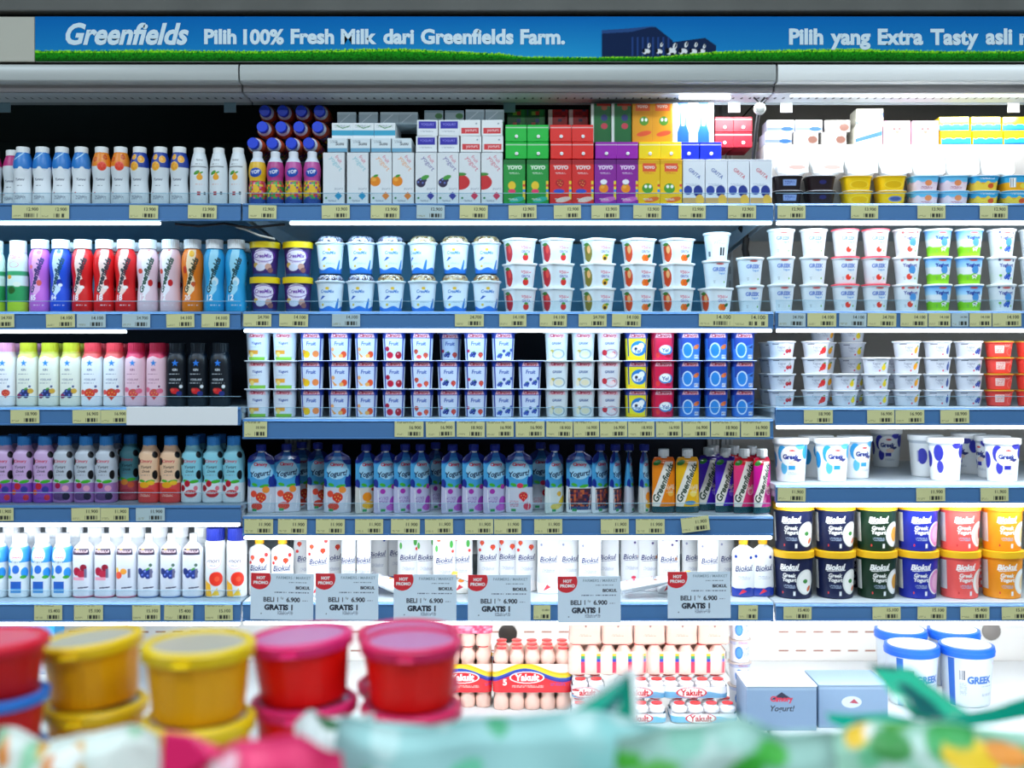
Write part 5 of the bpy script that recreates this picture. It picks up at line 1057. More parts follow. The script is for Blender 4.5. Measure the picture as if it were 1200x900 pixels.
# ---------------------------------------------------------------- price tags and promo cards
def tag_art(w, price, c, wide=1, seed=0):
    a = []
    for q in range(wide):
        o = -w/2 + (q + .5) * w / wide; ww = w / wide
        a += [MT(o - ww*.44, o + ww*.2, 36, 2, '7a7a50', 2.4, seed + q), T(price, o + ww*.22, 22, ww*.4, '2a2c20', bold=.02), MT(o - ww*.46, o - ww*.2, 8, 2, '8a8a60', 2.4, seed), BAR(o - ww*.08, o + ww*.4, 3, 12, None, '2a2c24'), R(o - ww/2, 0, o - ww/2 + .8, 40, 'b0b088')]
    return (c, a)
PRICES = {'1': '13.900', '2': '14.100', '3': '16.900', '4': '11.900', '5': '15.100'}
TAGS = {'L1': [(14, 81, 2), (151.5, 185, 1), (220, 254, 1)], 'M1': [(291, 324, 1), (377, 410, 1), (434.5, 468, 1), (488, 521, 0), (538.5, 571.5, 1), (596, 629, 1), (649, 681, 1), (693, 726, 1), (742, 775, 1), (795, 827, 1), (853, 886, 1)],
        'R1': [(911, 944, 1), (997, 1029, 1), (1075, 1108, 1), (1148, 1181, 1)],
        'L2': [(-15, 17, 1), (54, 88, 1), (90, 124, 0), (143, 176, 0), (195, 228, 1), (236, 269, 1)], 'M2': [(285, 318, 1), (327, 361, 1), (389, 422, 0), (533, 567, 1), (585, 617, 1), (632, 664.5, 1), (678, 711, 1), (717, 751, 1), (819, 900, 2)],
        'R2': [(912, 944, 0), (946, 980, 1), (983.5, 1015, 0), (1016.5, 1050, 1), (1055, 1087, 1), (1088, 1114, 1), (1115, 1135, 0), (1136, 1162, 1), (1163, 1197, 1)],
        'L3': [(12.5, 46, 1), (85, 118, 1), (118.5, 150, 1)], 'M3': [(286, 313, 1), (462.5, 496, 1), (499.5, 533, 1), (535, 568, 1), (570, 602, 1), (604, 638.5, 1), (640, 671, 1), (672.5, 702, 1), (703.5, 735, 1), (736, 767, 1), (768.5, 799, 1), (800, 832, 1), (833, 867, 1), (868.5, 902, 1)],
        'R3': [(942, 976, 1), (1016, 1048.5, 1), (1049.5, 1083, 1), (1102, 1136, 1)],
        'L4': [(-17, 16, 1), (84, 117.5, 1), (118, 151, 1), (159.5, 193, 0)], 'M4': [(286, 320, 1), (325.5, 359.5, 1), (370, 404, 1), (416, 449, 1), (458, 492, 1), (498, 531, 1), (545, 578, 1), (579, 611, 1), (626, 659, 1), (704, 737, 1), (745, 779, 1), (799, 832, 1)],
        'R4': [(911, 944, 1), (1074, 1107.5, 1), (1149, 1182, 1)],
        'L5': [(40, 73, 1), (87, 120.5, 1), (155, 188, 1), (192.5, 226, 1), (240, 273, 1)], 'M5': [(625, 645, 1), (865, 888, 1)], 'R5': [(918, 951, 1), (1022.5, 1055.5, 1), (1075, 1109, 1), (1125.5, 1159.5, 1), (1174, 1207, 1)]}
_tagm = {}
for s, lst in TAGS.items():
    z0 = wz(RAILS[s][1] - 2.2)
    hgt = (wz(RAILS[s][0] + 2.2) - z0) * 1000
    names = {1: ['price tag'], 2: ['left', 'right']}
    for i, (a, b, c) in enumerate(lst):
        w = round((b - a)); price = PRICES[s[1]] if (i % 3) else {'1': '12.900', '2': '24.700', '3': '18.900', '4': '11.900', '5': '15.400'}[s[1]]
        key = (w, price, c, round(hgt))
        if key not in _tagm:
            _tagm[key] = card_mesh('price_tag', w*2 - .6, hgt, tag_art(w*2 - .6, price, {1: 'd6d49a', 2: 'd6d49a', 0: 'b8ccd0'}[c], 2 if c == 2 else 1, len(_tagm)), 1.15, .6)
        o = link('price_tag', _tagm[key], PAPER, None, (wx((a + b)/2, -.009), -.0094, z0))
        tilt = 7 if (s, i) == ('M4', 11) else random.uniform(-1.2, 1.2)
        o.rotation_euler = (0, math.radians(-tilt), 0)
        if (s, i) == ('M4', 11): o.location.z += .006; o.location.y -= .004
        if len(lst) > 12: where = '%s from left' % (ORD[i] if i < 12 else {12: 'second from right', 13: 'rightmost'}[i]) if i < 12 else {12: 'second from right', 13: 'rightmost'}[i]
        else: where = '%s from left' % ORD[i]
        tag(o, '%s paper price tag, %s, on edge of %s' % ({1: 'pale yellow', 2: 'double-width pale yellow', 0: 'bluish white'}[c], where, shelf_name(s)), 'price tag', 'price tags on the %s edge' % shelf_name(s))
pw, ph = 146., 108.
promo = ('dcebf8', E(-pw/2 + 20, ph - 12, 26, 26, 'e02c36'), T('HOT', -pw/2 + 23, ph - 11, 20, 'f6f0f0', bold=.05), T('PROMO', -pw/2 + 23, ph - 22, 34, 'f6f0f0', bold=.05), R(-pw/2, 0, -pw/2 + .1, ph, 'dcebf8'),
         T('FARMERS / MARKET', 26, ph - 10, 80, '7f97a6', bold=.01), MT(14, 58, ph - 20, 1, '7f8fa0', 3.4), T('BIOKUL', 48, ph - 33, 34, '2a2c3c', bold=.05), MT(-18, 62, ph - 43, 1, '54607a', 4),
         T('BELI 1', -26, ph - 61, 34, '2a2c3c', bold=.03), T('Rp', 0, ph - 58, 7, '2a2c3c'), T('6.900', 26, ph - 61, 32, '2a2c3c', bold=.04), MT(46, 60, ph - 62, 1, '54607a', 3), T('GRATIS 1', -8, ph - 79, 66, '1c2234', bold=.06), MT(-10, 26, ph - 88, 3, '54607a', 3), E(-48, 14, 1.4, 1.4, '444a5a'))
pm = card_mesh('promo_card', pw, ph, promo, .95, .8)
for i, (px, top, tl) in enumerate(((330, 672, 1.2), (406.5, 672, .3), (498, 673, .3), (585, 673.5, .2), (690.5, 675, -.4), (819, 669.5, -.3))):
    o = link('promo_card', pm, PAPER, None, (wx(px, -.018), -.018 - .001*i, wz(top, -.018) - ph*.001), (0, math.radians(tl), 0))
    tag(o, 'pale blue promo card with red corner spot, %s from left, fifth middle shelf' % ORD[i], 'promo card', 'promo cards hanging on the fifth middle shelf')
# ================================================================ bottom deck
CAPR = mat('e83a3a', .35)
def yak_bottle(r, h):
    return loft('bottle', sec_super(2, 4, r, 180, 1), [(r*.9, 0), (r, h*.04), (r, h*.3), (r*.82, h*.42), (r*.82, h*.5), (r, h*.6), (r, h*.78), (r*.62, h*.93), (r*.62, h)], None, smooth=False, sharp=.6)
YB = yak_bottle(19.5, 74); YB2 = yak_bottle(19, 44)
YM = mat('f0c8b8', .35); YM2 = mat('f0f0f4', .35)
FOIL = disc_mesh('foil_cap', [(13.5, 0), (13.5, 2), (12, 2.6)], segs=18)
def multipack(name, label, x, y, z, nx, ny, bm, body, capm, pitch=39.5, wrap=None, group=None, cat='multipack', bh=74):
    t = thing(name, label, cat, (x, y, z), group=group)
    for j in range(ny):
        for i in range(nx):
            o = link('bottle', bm, body, t, ((i - (nx-1)/2)*pitch*.001, (j - (ny-1)/2)*.0395, 0))
            link('foil_cap', FOIL, capm, o, (0, 0, bh*.001))
    if wrap: link('wrapper', wrap, FILM, t)
    return t
def wrap_mesh(w, d, z0, z1, art):
    return loft('wrapper', sec_rrect(w, d, 16, 1.3), [(w/2, d/2, z0), (w/2 + 1, d/2 + 1, (z0 + z1)/2), (w/2, d/2, z1)], art, 1.3, cap=(False, False))
z = DECK + .0005
# big pack: two tiers with a red rainbow label
def band(w, h0, h1, word, word_c, light=False):
    m = (h0 + h1)/2
    if light: return ('dfe8f0', R(-300, h0, 300, h0 + 16, '6ab0d8'), WAVE(h0 + 14, 3, 90, 0, 'dfe8f0'), R(-300, h1 - 5, 300, h1, 'dfe4ec'), E(-10, m, 36, 12, 'f4f4f4'), RING(-10, m, 38, 13, .12, word_c), T(word, -10, m, 56, word_c, bold=.04))
    def rainbow(off, c): return WAVE(m + off, 12, 190, 2.2, c, False)
    return ('f4dcd2', rainbow(26, 'f2b81a'), rainbow(20, 'f0d030'), rainbow(13, '2a4aa8'), rainbow(7, '3a2a90'), rainbow(2, 'e0202a'), R(-300, h0, 300, h0 + 4, 'e0202a'), E(-14, m + 2, 44, 15, 'f6f0ee'), E(-14, m + 2, 41, 13, 'd81a26'), T('Yakult', -14, m + 2, 62, 'f6f2f0', bold=.04), MT(-52, 30, m - 18, 2, 'f0c0b8', 3.4), T('5', -70, m - 10, 10, 'f2e8e4', bold=.04), MT(44, 84, m - 12, 2, '8a3a9a', 4))
pk = multipack('probiotic_drink_multipack', 'large pink multipack with red rainbow label, bottom deck', wx(624, .2), .26, z, 5, 3, YB, YM, CAPR, wrap=None)
up = []
for j in range(3):
    for i in range(5):
        o = link('bottle', YB, YM, pk, ((i - 2)*.0395, (j - 1)*.0395, .078)); link('foil_cap', FOIL, CAPR, o, (0, 0, .074))
link('wrapper', wrap_mesh(202, 124, 46, 118, band(202, 46, 118, 'Yakult', 'd81a26')), FILM, pk)
pk = multipack('probiotic_drink_multipack', 'pink multipack half hidden behind the red-lidded bowls, bottom deck', wx(548, .22), .28, z, 3, 3, YB, YM, CAPR)
for lv in (1, 2):
    for j in range(3):
        for i in range(3):
            o = link('bottle', YB, YM, pk, ((i - 1)*.0395, (j - 1)*.0395, .078*lv)); link('foil_cap', FOIL, CAPR, o, (0, 0, .074))
link('wrapper', wrap_mesh(124, 124, 40, 112, band(124, 40, 112, 'Yakult', 'd81a26')), FILM, pk)
link('top_wrapper', loft('top_wrapper', sec_rrect(126, 126, 16, 3), [(63, 63, 190), (64, 64, 214), (60, 60, 233)], ('e46a8a', SPECK(-300, 180, 300, 240, 6, ['f0a0b4', 'd8486a'], .5)), 3, cap=(False, True)), FILM, pk)
# the right-hand pile, from the deck up: light packs, light packs, five-bottle packs, pale shrink packs
for i, px in enumerate((690, 752, 826)):
    n = (2, 3, 4)[i]
    multipack('probiotic_drink_multipack', ['pale two-wide pack at the foot of the drink pile', 'pale three-wide pack at the foot of the drink pile', 'white pack with red oval logo at the foot of the drink pile'][i], wx(px, .1), .14, z, n, 2, YB2, YM2, mat('5a4ab8', .35), wrap=wrap_mesh(n*39.5 + 3, 82, 2, 24, band(n*39.5, 2, 24, 'Yakult', 'c8202c', True)), bh=44, group='small probiotic drink packs')
z2 = z + .0472
for i, px in enumerate((690, 752, 815)):
    n = (2, 3, 4)[i]
    multipack('probiotic_drink_multipack', ['pale two-wide pack in the second tier of the drink pile', 'three-wide pack with blue foot in the second tier', 'light blue four-wide pack with red oval logo in the second tier'][i], wx(px, .14), .18, z2, n, 2, YB2, YM2, mat('8a9ad0', .35), wrap=wrap_mesh(n*39.5 + 3, 82, 3, 30, band(n*39.5, 3, 30, 'Yakult', 'c8202c', True)), bh=44, group='small probiotic drink packs')
z3 = z2 + .0472
RB = ('f0cec0', [R(-300, 0, 300, 2, 'f0c8b8')] + [g for k in range(-2, 3) for g in (R(k*39.5 + 10, 6, k*39.5 + 20, 34, 'e83a5a'), R(k*39.5 + 10, 34, k*39.5 + 20, 42, '3a4ab0'), R(k*39.5 + 10, 42, k*39.5 + 20, 49, '3a9a6a'), R(k*39.5 + 10, 49, k*39.5 + 20, 54, 'f2b81a'), E(k*39.5 - 4, 30, 8, 18, 'f4d8cc'))])
for i, px in enumerate((713, 805)):
    multipack('probiotic_drink_multipack', ['left', 'right'][i] + ' pink five-bottle pack with rainbow stripes, third tier of the pile', wx(px, .18), .22, z3, 5, 2, YB, YM, CAPR, wrap=wrap_mesh(199, 81, 3, 60, RB), group='rainbow striped five-bottle packs')
z4 = z3 + .0772
for i in range(5):
    px = 686 + 37.8 * i
    t = thing('probiotic_drink_multipack', 'pale pink shrink-wrapped bundle, %s from left on top of the pile' % ORD[i], 'multipack', (wx(px, .18), .215, z4), group='shrink-wrapped bundles on the drink pile')
    me = loft('wrapper', sec_rrect(80, 72, 12, 1.6), [(37, 33, 0), (40, 36, 4), (38.5, 35, 26), (40, 36, 50), (36, 32, 55)], ('ecc0b0', R(-1, 44, 3, 52, '7a5a5a'), MT(-16, 16, 26, 2, 'e8a090', 3.4), LINE([(-30, 8), (30, 9)], 1.5, 'eac0b0'), R(-300, 53, 300, 56, 'f8e8e0'), R(-40, 0, -37, 55, 'e89a88')), 1.6)
    link('wrapper', me, FILM, t)
    link('tear_strip', box_mesh('tear_strip', -36, 36, -2, 2, 54.5, 56), mat('f2c4b8', .4), t)
# blue and white cups beside the pile
K_bc = cup('fruit_yogurt_cup', 'white cup with blue ring print stacked beside the drink pile', 52, 46, 58, ('e6eaf4', E(-8, 26, 11, 16, '2f7ad0'), E(-8, 26, 8, 12, '5a9ae0'), MT(6, 22, 40, 8, '5a60a0', 3), R(-200, 46, 200, 58, 'c8d0ec'), T('Cimory', 4, 51, 26, 'c85a7a', bold=.02)), 'c8b8b0', n=2.6, lidw=1.14, lidh=3)
for j in range(4):
    K_bc.put('%s, %s' % (K_bc.desc, ['at the bottom', 'second up', 'third up', 'on top'][j]), (wx(870, .2), .235, z + j*.0584), (0, 0, .05), 'blue and white cups on the bottom deck')
# shelf-ready boxes
def sbox(label, px, w, h, d, y, lab, top):
    t = thing('yogurt_box', label, 'box', (wx(px, y), y + d/2000, z), group='grey-blue yogurt boxes on the bottom deck')
    body = loft('body', sec_rrect(w, d, 3, 1.3), [(w/2, d/2, 0), (w/2, d/2, h)], ('7f98b4', R(-300, h - 8, 300, h, '8fa6be'), lab), 1.3)
    link('body', body, PAPER, t)
    link('lid_flap', box_mesh('lid_flap', -w/2 - 1, w/2 + 1, -d/2 - 1, d/2 + 1, h, h + 5, 1.2), mat(top, .5), t)
    return t
sbox('grey-blue cardboard yogurt box with cow-head logo and script', 916, 168, 104, 120, .05, [P([(-26, 74), (-14, 82), (0, 92), (12, 84), (28, 74)], '2a2a40'), T('Cimory', 0, 74, 54, 'd0304a', bold=.05), T('Yogurt!', 2, 52, 58, '20222c', shear=.25, bold=.02), E(-74, 16, 5, 5, '3a3a90')], 'e8eaec')
sbox('second grey-blue cardboard box, right of the scripted one', 1000, 168, 100, 120, .07, [E(-4, 62, 24, 14, 'c8d2dc'), P([(-10, 60), (2, 70), (14, 58)], 'b04a5a')], '8fa6be')
# big blue-lidded tubs
def bigtub():
    W, H = 146., 150.
    body = loft('body', sec_super(2, 1.5, 70), [(54, 0), (57, 2), (65, H - 28), (65, H - 24)], ('c4ced8', T('GREEK', 14, 72, 78, '155aa8', bold=.05), MT(14, 60, 56, 1, '8a98a8', 4), MT(18, 62, 36, 2, '8a98a8', 4), E(30, 26, 5, 5, 'c0c8d0'), BAR(-46, -30, 70, 96, 'f0f0f0', '404858'), MT(-46, -26, 62, 8, '9aa4b0', 4), T('Yogurt', 66, 110, 26, 'd88a98', rot=-20), R(-80, 0, -60, H - 26, '2a62b8')), 1.5, ref=70)
    lid = disc_mesh('lid', [(66, H - 24), (69.5, H - 22), (69.5, H - 9), (68, H - 1), (64, H)], segs=56)
    pan = disc_mesh('lid_panel', [(60, H), (60, H + .8), (58, H + 1)], segs=56)
    hoop = disc_mesh('lid_rib', [(70.2, H - 14), (70.6, H - 12), (69.8, H - 10)], segs=56)
    return Kind('greek_yogurt_bucket', 'tub', 'white greek yogurt bucket with blue lid', [('body', body, PRINT), ('lid', lid, mat('1c62d0', .35), [('lid_panel', pan, mat('e2e4e8', .4)), ('lid_rib', hoop, mat('1c62d0', .35))])], H, 74)
K_bt = bigtub()
for px, y, w, r in ((1069, .2, 'front left of four', 10), (1133, .2, 'front right of four', 0), (1056, .36, 'back left of four', 20), (1118, .36, 'back right of four', 10)):
    K_bt.put('%s, %s, bottom deck' % (K_bt.desc, w), (wx(px, y + .07), y + .074, z), (0, 0, math.radians(r)), 'blue-lidded buckets on the bottom deck')
# packs half hidden behind the coloured bowls
K_cy = carton('milk_carton', 'cyan and white carton standing on the left end of bottom deck', 60, 60, 232, ('2a9ad8', R(-60, 60, 60, 150, 'e8f0f4'), MT(-24, 24, 130, 8, '4a8ab8', 5), R(-60, 214, 60, 232, '1f7fc8')), extra=[('top_seam', box_mesh('top_seam', -29, 29, -2, 2, 232, 240), mat('3aa6dc', .4))])
for i, px in enumerate((-8, 22, 50)):
    K_cy.put('%s, %s' % (K_cy.desc, ['leftmost', 'middle', 'rightmost'][i]), (wx(px, .2), .23, z), (0, 0, 0), 'cyan cartons on the bottom deck')
# ================================================================ the promotion island in front
def fy(d): return CAM_Y + d
IS_Z = .95
isl = thing('promotion_island', 'low white promotion island under the bowls and bags in front', 'island', (0, fy(1.1), 0))
link('island_top', box_mesh('island_top', -900, 900, -400, -40, IS_Z*1000 - 30, IS_Z*1000 - .5, 6), mat('d8dcda', .4), isl)
link('island_ledge', box_mesh('island_ledge', -900, 10, -38, 285, IS_Z*1000 - 30, IS_Z*1000 - .5, 6), mat('d8dcda', .4), isl)
link('island_body', box_mesh('island_body', -860, 860, -360, -80, 0, IS_Z*1000 - 30, 6), mat('9aa6ac', .5), isl)
link('ledge_support', box_mesh('ledge_support', -860, -30, -78, 245, 0, IS_Z*1000 - 30, 6), mat('9aa6ac', .5), isl)
def bowl(label, px, d, z, c, lidc, filmc, W=122., H=72., rot=(0, 0, 0), group=None, ridge=True, cat='tub'):
    t = thing('jelly_tub', label, cat, (wx(px, fy(d)), fy(d), z), rot, group)
    seg = 72; a = np.arange(seg)/seg*2*PI
    rr = 1 - .012*(np.cos(a*18) > 0); p = np.stack([np.sin(a)*rr, -np.cos(a)*rr], 1)
    body = loft('body', (p, 0), [(W*.385, 0), (W*.405, 3), (W*.447, H*.74), (W*.455, H*.78), (W*.455, H*.84)], None, sharp=.8)
    link('body', body, mat(c, .45, spec=.3), t)
    lid = loft('lid', sec_super(2, 4, W/2, 180, 1), [(W*.46, H*.8), (W*.5, H*.82), (W*.505, H*.96), (W*.48, H), (W*.43, H), (W*.415, H*.955)], None, cap=(False, False), sharp=.8)
    lo = link('lid', lid, mat(lidc, .4, spec=.4), t)
    link('lid_film', disc_mesh('lid_film', [(W*.42, H*.94), (W*.42, H*.958), (W*.3, H*.965)], segs=56), mat(filmc, .25), lo)
    link('pull_tab', box_mesh('pull_tab', -9, 9, -W*.5 - 12, -W*.5 + 2, H*.86, H*.89, 1), mat(lidc, .3), lo)
    return t
GB = 'stacked jelly tubs on the island'
YEL, RED, PNK = 'f4b000', 'f81208', 'e02870'
Hb = .0885
def stack(px, d, c, lidc, film, w, n, tilt=0., W=122., lid2=None, H=72.):
    hb = H*.001 + .0005
    for j in range(n):
        top = j == n - 1
        bowl('%s %s' % (w, ('on top of its stack' if top else ('at stack bottom' if j == 0 else 'in stack middle')) if n > 1 else 'alone'), px, d, IS_Z + .0005 + j*hb, c, lidc if (top or lid2 is None) else lid2, film, W, H, (0, math.radians(-tilt) if top else 0, 0), GB)
stack(-7, 1.11, 'd00c14', 'd81030', 'd83a5a', 'dark red round jelly tub with blue rims below,', 3, 0, 108, lid2='1f6fc8', H=56.)
stack(112, 1.21, YEL, 'e8c010', 'b4ae9c', 'left yellow round jelly tub with greyish lid film,', 2, 5, 114)
stack(233, 1.14, YEL, 'e8c60c', 'b8b0a0', 'right yellow round jelly tub with greyish lid film,', 2, 0, 118, H=78.)
stack(357, 1.22, RED, PNK, 'c87aa8', 'left bright red jelly tub with pink lid,', 2, 4, 120)
stack(482, 1.2, RED, 'd8205c', 'c070a0', 'right bright red jelly tub with pink lid,', 2, 0, 114)
bowl('pink-lidded tub hidden behind the bright red pair, at stack bottom', 478, 1.321, IS_Z + .0005, RED, 'd82058', 'c870a0', 124, 62, (0, 0, 0), GB)
bowl('pink-lidded tub hidden behind the bright red pair, on top', 478, 1.321, IS_Z + .063, RED, 'd82058', 'c870a0', 124, 62, (0, 0, 0), GB)
# ---- printed bags
BAGM = print_mat('printed_bag', .5)
def bag(label, px, d, wpx, ztop_py, th, art, rot=(0, 0, 0), name='snack_bag', group='printed bags on the island', crimp='dfe6e2', seed=0):
    y = fy(d); s = KPX*d*1000
    W = wpx*s; H = (wz(ztop_py, y) - IS_Z)*1000 - 4
    t = thing(name, label, 'bag', (wx(px, y), y, IS_Z + .0005), rot, group)
    rs = np.random.default_rng(seed)
    ph = rs.uniform(0, 6, 6)
    def wob(V):
        u = V[:, 0]/(W/2); v = V[:, 2]/H
        b = np.sin(u*5 + ph[0])*np.sin(v*6 + ph[1])*5 + np.sin(u*11 + ph[2] + v*4)*2.5
        e = np.sin(u*4 + ph[3])*6*v + np.sin(u*9 + ph[4])*2.5*v
        return np.stack([V[:, 0], V[:, 1] + b*np.sign(V[:, 1])*np.minimum(1, np.abs(V[:, 1])/12), V[:, 2] + e], 1)
    pr = [(W*.47, th*.4, 0), (W*.5, th*.5, H*.06), (W*.5, th*.5, H*.35), (W*.49, th*.42, H*.65), (W*.48, th*.22, H*.88), (W*.47, th*.05, H*.965), (W*.47, 2, H)]
    body = loft('body', sec_super(1.9, 3., W/2, 110, 60), pr, art, 3., ref=W/2, xform=wob)
    link('body', body, BAGM, t)
    return t, W, H
def blots(base, cols, W, H, n, seed, r=(6, 18)):
    rs = np.random.default_rng(seed); out = []
    for k in range(n):
        out.append(E(rs.uniform(-W/2, W/2), rs.uniform(0, H), rs.uniform(*r), rs.uniform(*r)*.7, cols[k % len(cols)], rs.uniform(0, 180)))
    return (base, out)
bag('white and mint bag printed with orange and green fruit, left foreground', 92, .98, 200, 855, 80, blots('d8e2da', ['7fc49a', 'a8d4b4', 'e08a3a', 'e2ece6', '8fcaa4', 'd8a23a', 'eef2ee'], 180, 180, 34, 3), seed=1)
t, W, H = bag('hot pink bag with painted white shine in front of the red tubs', 300, .85, 215, 866, 80, ('e8286a', blots('e8286a', ['d8145a', 'f05a8a', 'f4c8d4', 'f2e0e4'], 190, 170, 16, 5, (5, 16))[1]), seed=2)  # pale blots paint the shine of the film into its colour
link('corner', mesh_from('corner', [(-W*.5, -12, H*.8), (-W*.5, 12, H*.8), (-W*.22, 12, H*.95), (-W*.22, -12, H*.95), (-W*.5, -3, H*1.06), (-W*.5, 3, H*1.06), (-W*.36, 3, H*1.04), (-W*.36, -3, H*1.04)], [[0, 3, 7, 4], [1, 5, 6, 2], [0, 4, 5, 1], [3, 2, 6, 7], [4, 7, 6, 5], [0, 1, 2, 3]], None, .5), mat('e8286a', .25), t)
bag('small clear-topped bag with dark green and red print, beside pink bag', 392, 1.04, 100, 838, 60, ('d4dcda', E(-6, 118, 12, 16, '1f7a3a'), E(-4, 108, 16, 10, '14602c'), E(-14, 128, 7, 8, '5ac4d0'), E(18, 116, 6, 10, 'e07a7a'), blots('d4dcda', ['c0ccc8', 'e4eae8'], 90, 160, 10, 8)[1]), seed=3)
bag('wide pale teal bag across the centre foreground', 600, .95, 430, 838, 96, blots('8cbebc', ['74b4ac', 'accfcc', '5cb894', '84bebc', '35a070', 'b4d2d0'], 340, 190, 54, 11, (10, 26)), seed=4)  # palest blots are highlights painted into the bag's colour
bag('pale bag printed with green leaves in front of the drink pile', 850, .84, 270, 846, 90, (lambda b: (b[0], b[1], E(-96, 148, 24, 8, '3faa2a'), E(-60, 140, 20, 6, '5ab84a'), E(6, 132, 26, 10, '2fa02a', 35), E(36, 150, 16, 9, '3fae3a', 20), E(70, 128, 9, 6, 'e0566a')))(blots('98c4b8', ['80bca8', 'b4d0c8', '68b894', 'a0ccc0'], 210, 180, 26, 21, (10, 22))), seed=5)
bag('mint bag printed with yellow flowers and leaves, right foreground', 1090, .94, 320, 848, 96, (lambda b: (b[0], b[1], E(-70, 128, 14, 9, 'f0c01a', 30), E(-60, 126, 5, 5, 'f2ece8'), E(-34, 136, 18, 9, '3f9a2a'), E(-44, 118, 20, 10, '2f8a3a'), E(30, 112, 28, 14, 'f0c81e'), E(20, 126, 20, 10, '2fa04a'), E(66, 118, 20, 10, 'e8902a')))(blots('98c8b0', ['68bc8c', 'b8d4c8', '3fa45c', '88c4a0', '249444'], 250, 180, 34, 31, (9, 22))), seed=6)
# ---- teal film corners that stand up
TEAL = mat('0f9a80', .22, coat=.3); TEALD = mat('0a5a58', .3)
def sheet(name, rows, t=1.5):
    """strip surface through rows of points (mm), given thickness"""
    g = np.array(rows, float); m, n, _ = g.shape
    A = g.reshape(-1, 3); B = A + [0, t, 0]; N = len(A)
    F = []
    for i in range(m-1):
        for j in range(n-1):
            q = [i*n + j, i*n + j + 1, (i+1)*n + j + 1, (i+1)*n + j]
            F.append(q); F.append([N + k for k in q][::-1])
    per = [j for j in range(n)] + [i*n + n-1 for i in range(1, m)] + [(m-1)*n + j for j in range(n-2, -1, -1)] + [i*n for i in range(m-2, 0, -1)]
    for a, b in zip(per, per[1:] + per[:1]): F.append([b, a, a + N, b + N])
    return mesh_from(name, np.vstack([A, B]), F, None, .9)
def q(px, py, d): return (X(px, fy(d)), fy(d)*1000, wz(py, fy(d))*1000)
t = thing('film_packet', 'teal packet corner with white edge standing up in the centre', 'packet', (0, 0, 0), group='teal film packets on the island')
link('body', sheet('body', [[q(664, 836, .99), q(700, 850, .97), q(746, 842, .99)], [q(690, 822, 1.0), q(712, 822, .985), q(744, 818, 1.0)], [q(722, 802, 1.01), q(730, 802, 1.), q(743, 800, 1.01)], [q(740, 787, 1.015), q(741, 787, 1.01), q(743, 787, 1.015)]], 2.), TEAL, t)
link('white_edge', sheet('white_edge', [[q(656, 838, .985), q(664, 838, .985)], [q(690, 815, .995), q(695, 820, .995)], [q(736, 784, 1.005), q(741, 788, 1.005)]], 2.), mat('e4eae8', .3), t)
link('white_edge', sheet('white_edge', [[q(738, 784, 1.004), q(746, 782, 1.004)], [q(741, 812, .99), q(748, 812, .99)], [q(742, 842, .98), q(750, 842, .98)]], 2.), mat('e4eae8', .3), t)
link('fold', sheet('fold', [[q(700, 836, .968), q(722, 836, .966)], [q(718, 822, .975), q(728, 822, .975)], [q(728, 812, .985), q(730, 812, .985)]], 2.), TEALD, t)
t = thing('film_packet', 'long teal packet sweeping up to a dark tip at right', 'packet', (0, 0, 0), group='teal film packets on the island')
link('body', sheet('body', [[q(1018, 779, 1.06), q(1042, 781, 1.06), q(1070, 784, 1.06)], [q(1034, 800, 1.04), q(1062, 800, 1.03), q(1094, 804, 1.04)], [q(1052, 824, 1.02), q(1084, 824, 1.01), q(1122, 826, 1.02)], [q(1072, 842, 1.), q(1108, 846, .99), q(1150, 842, 1.)]], 2.), mat('2fb08c', .2, coat=.3), t)
link('fold', sheet('fold', [[q(1078, 838, .98), q(1110, 842, .975)], [q(1064, 818, 1.0), q(1092, 822, .995)], [q(1050, 800, 1.02), q(1064, 802, 1.015)]], 1.5), TEALD, t)
link('dark_tip', sheet('dark_tip', [[q(1017, 780, 1.055), q(1050, 780, 1.055)], [q(1034, 792, 1.05), q(1052, 790, 1.05)], [q(1052, 800, 1.045), q(1060, 798, 1.045)]], 2.), TEALD, t)
link('wing', sheet('wing', [[q(1075, 846, .985), q(1076, 858, .98)], [q(1120, 838, .985), q(1122, 854, .98)], [q(1165, 830, .99), q(1168, 848, .985)], [q(1206, 816, 1.), q(1208, 840, .995)]], 2.), TEAL, t)
t = thing('film_packet', 'low teal packet lying in front of the yogurt boxes', 'packet', (0, 0, 0), group='teal film packets on the island')
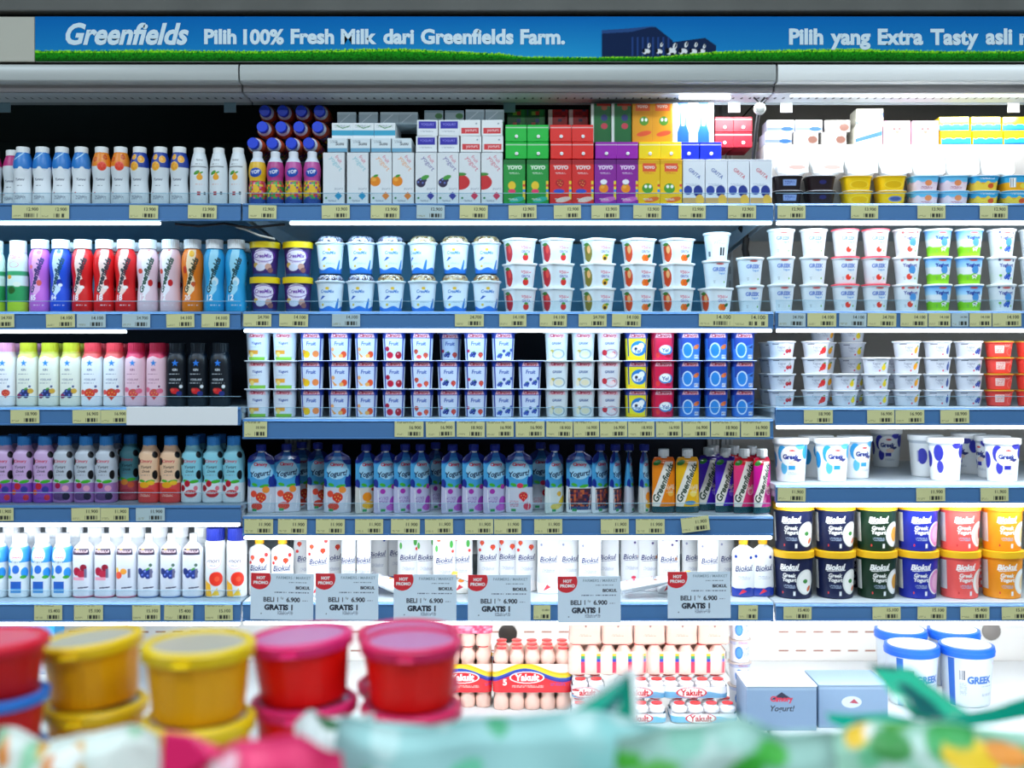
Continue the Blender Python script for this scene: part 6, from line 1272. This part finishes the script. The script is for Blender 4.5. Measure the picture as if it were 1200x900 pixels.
link('body', sheet('body', [[q(968, 836, 1.0), q(972, 846, .99)], [q(1000, 838, 1.), q(1004, 860, .98)], [q(1040, 836, 1.), q(1044, 860, .98)], [q(1086, 846, 1.), q(1090, 858, .98)]], 2.), TEAL, t)
link('fold', sheet('fold', [[q(1000, 844, .975), q(1004, 862, .97)], [q(1012, 842, .975), q(1018, 862, .97)]], 2.), TEALD, t)
# ================================================================ light and camera
sc = bpy.context.scene
def ceil_light(name, x, y, sx, sy, p, col): return light(name, (x, y, 3.28), (0, 0, 0), sx, sy, p, col)
for i, x in enumerate((-2.2, 0, 2.2)):
    f = struct('ceiling_lamp', box_mesh('ceiling_lamp', x*1000 - 620, x*1000 + 620, -1600 - 160, -1600 + 160, 3284, 3300, 3), mat('e8eaea', .4))
    ceil_light('store_ceiling_light', x, -1.6, 1.2, .3, STORE_W, (.74, .9, 1.))
    f = struct('ceiling_lamp', box_mesh('ceiling_lamp', x*1000 - 620, x*1000 + 620, -3600 - 160, -3600 + 160, 3284, 3300, 3), mat('e8eaea', .4))  # second lamp row, added behind the camera to light the tub fronts
    ceil_light('store_ceiling_light', x, -3.6, 1.2, .3, STORE_W*.85, (.86, .94, 1.))
w = D.worlds.new('store_air'); sc.world = w; w.use_nodes = True
w.node_tree.nodes['Background'].inputs[0].default_value = (.55, .75, 1., 1); w.node_tree.nodes['Background'].inputs[1].default_value = .05
cam = D.cameras.new('camera'); co = D.objects.new('camera', cam); C.objects.link(co)
co.location = (0, CAM_Y, CAM_Z); co.rotation_euler = (PI/2, 0, 0)
cam.sensor_fit = 'HORIZONTAL'; cam.sensor_width = 36; cam.lens = 36 / (1200*KPX)
cam.shift_y = -(450 - HOR) / 1200.
cam.dof.use_dof = True; cam.dof.focus_distance = 2.55; cam.dof.aperture_fstop = cam.lens / 17.
sc.camera = co
vs = sc.view_settings; vs.view_transform = 'Standard'; vs.look = 'None'; vs.gamma = 1; vs.exposure = EXPO; vs.use_curve_mapping = False
sc.cycles.use_denoising = True
sc.cycles.max_bounces = 6; sc.cycles.diffuse_bounces = 3; sc.cycles.glossy_bounces = 3; sc.cycles.transparent_max_bounces = 12
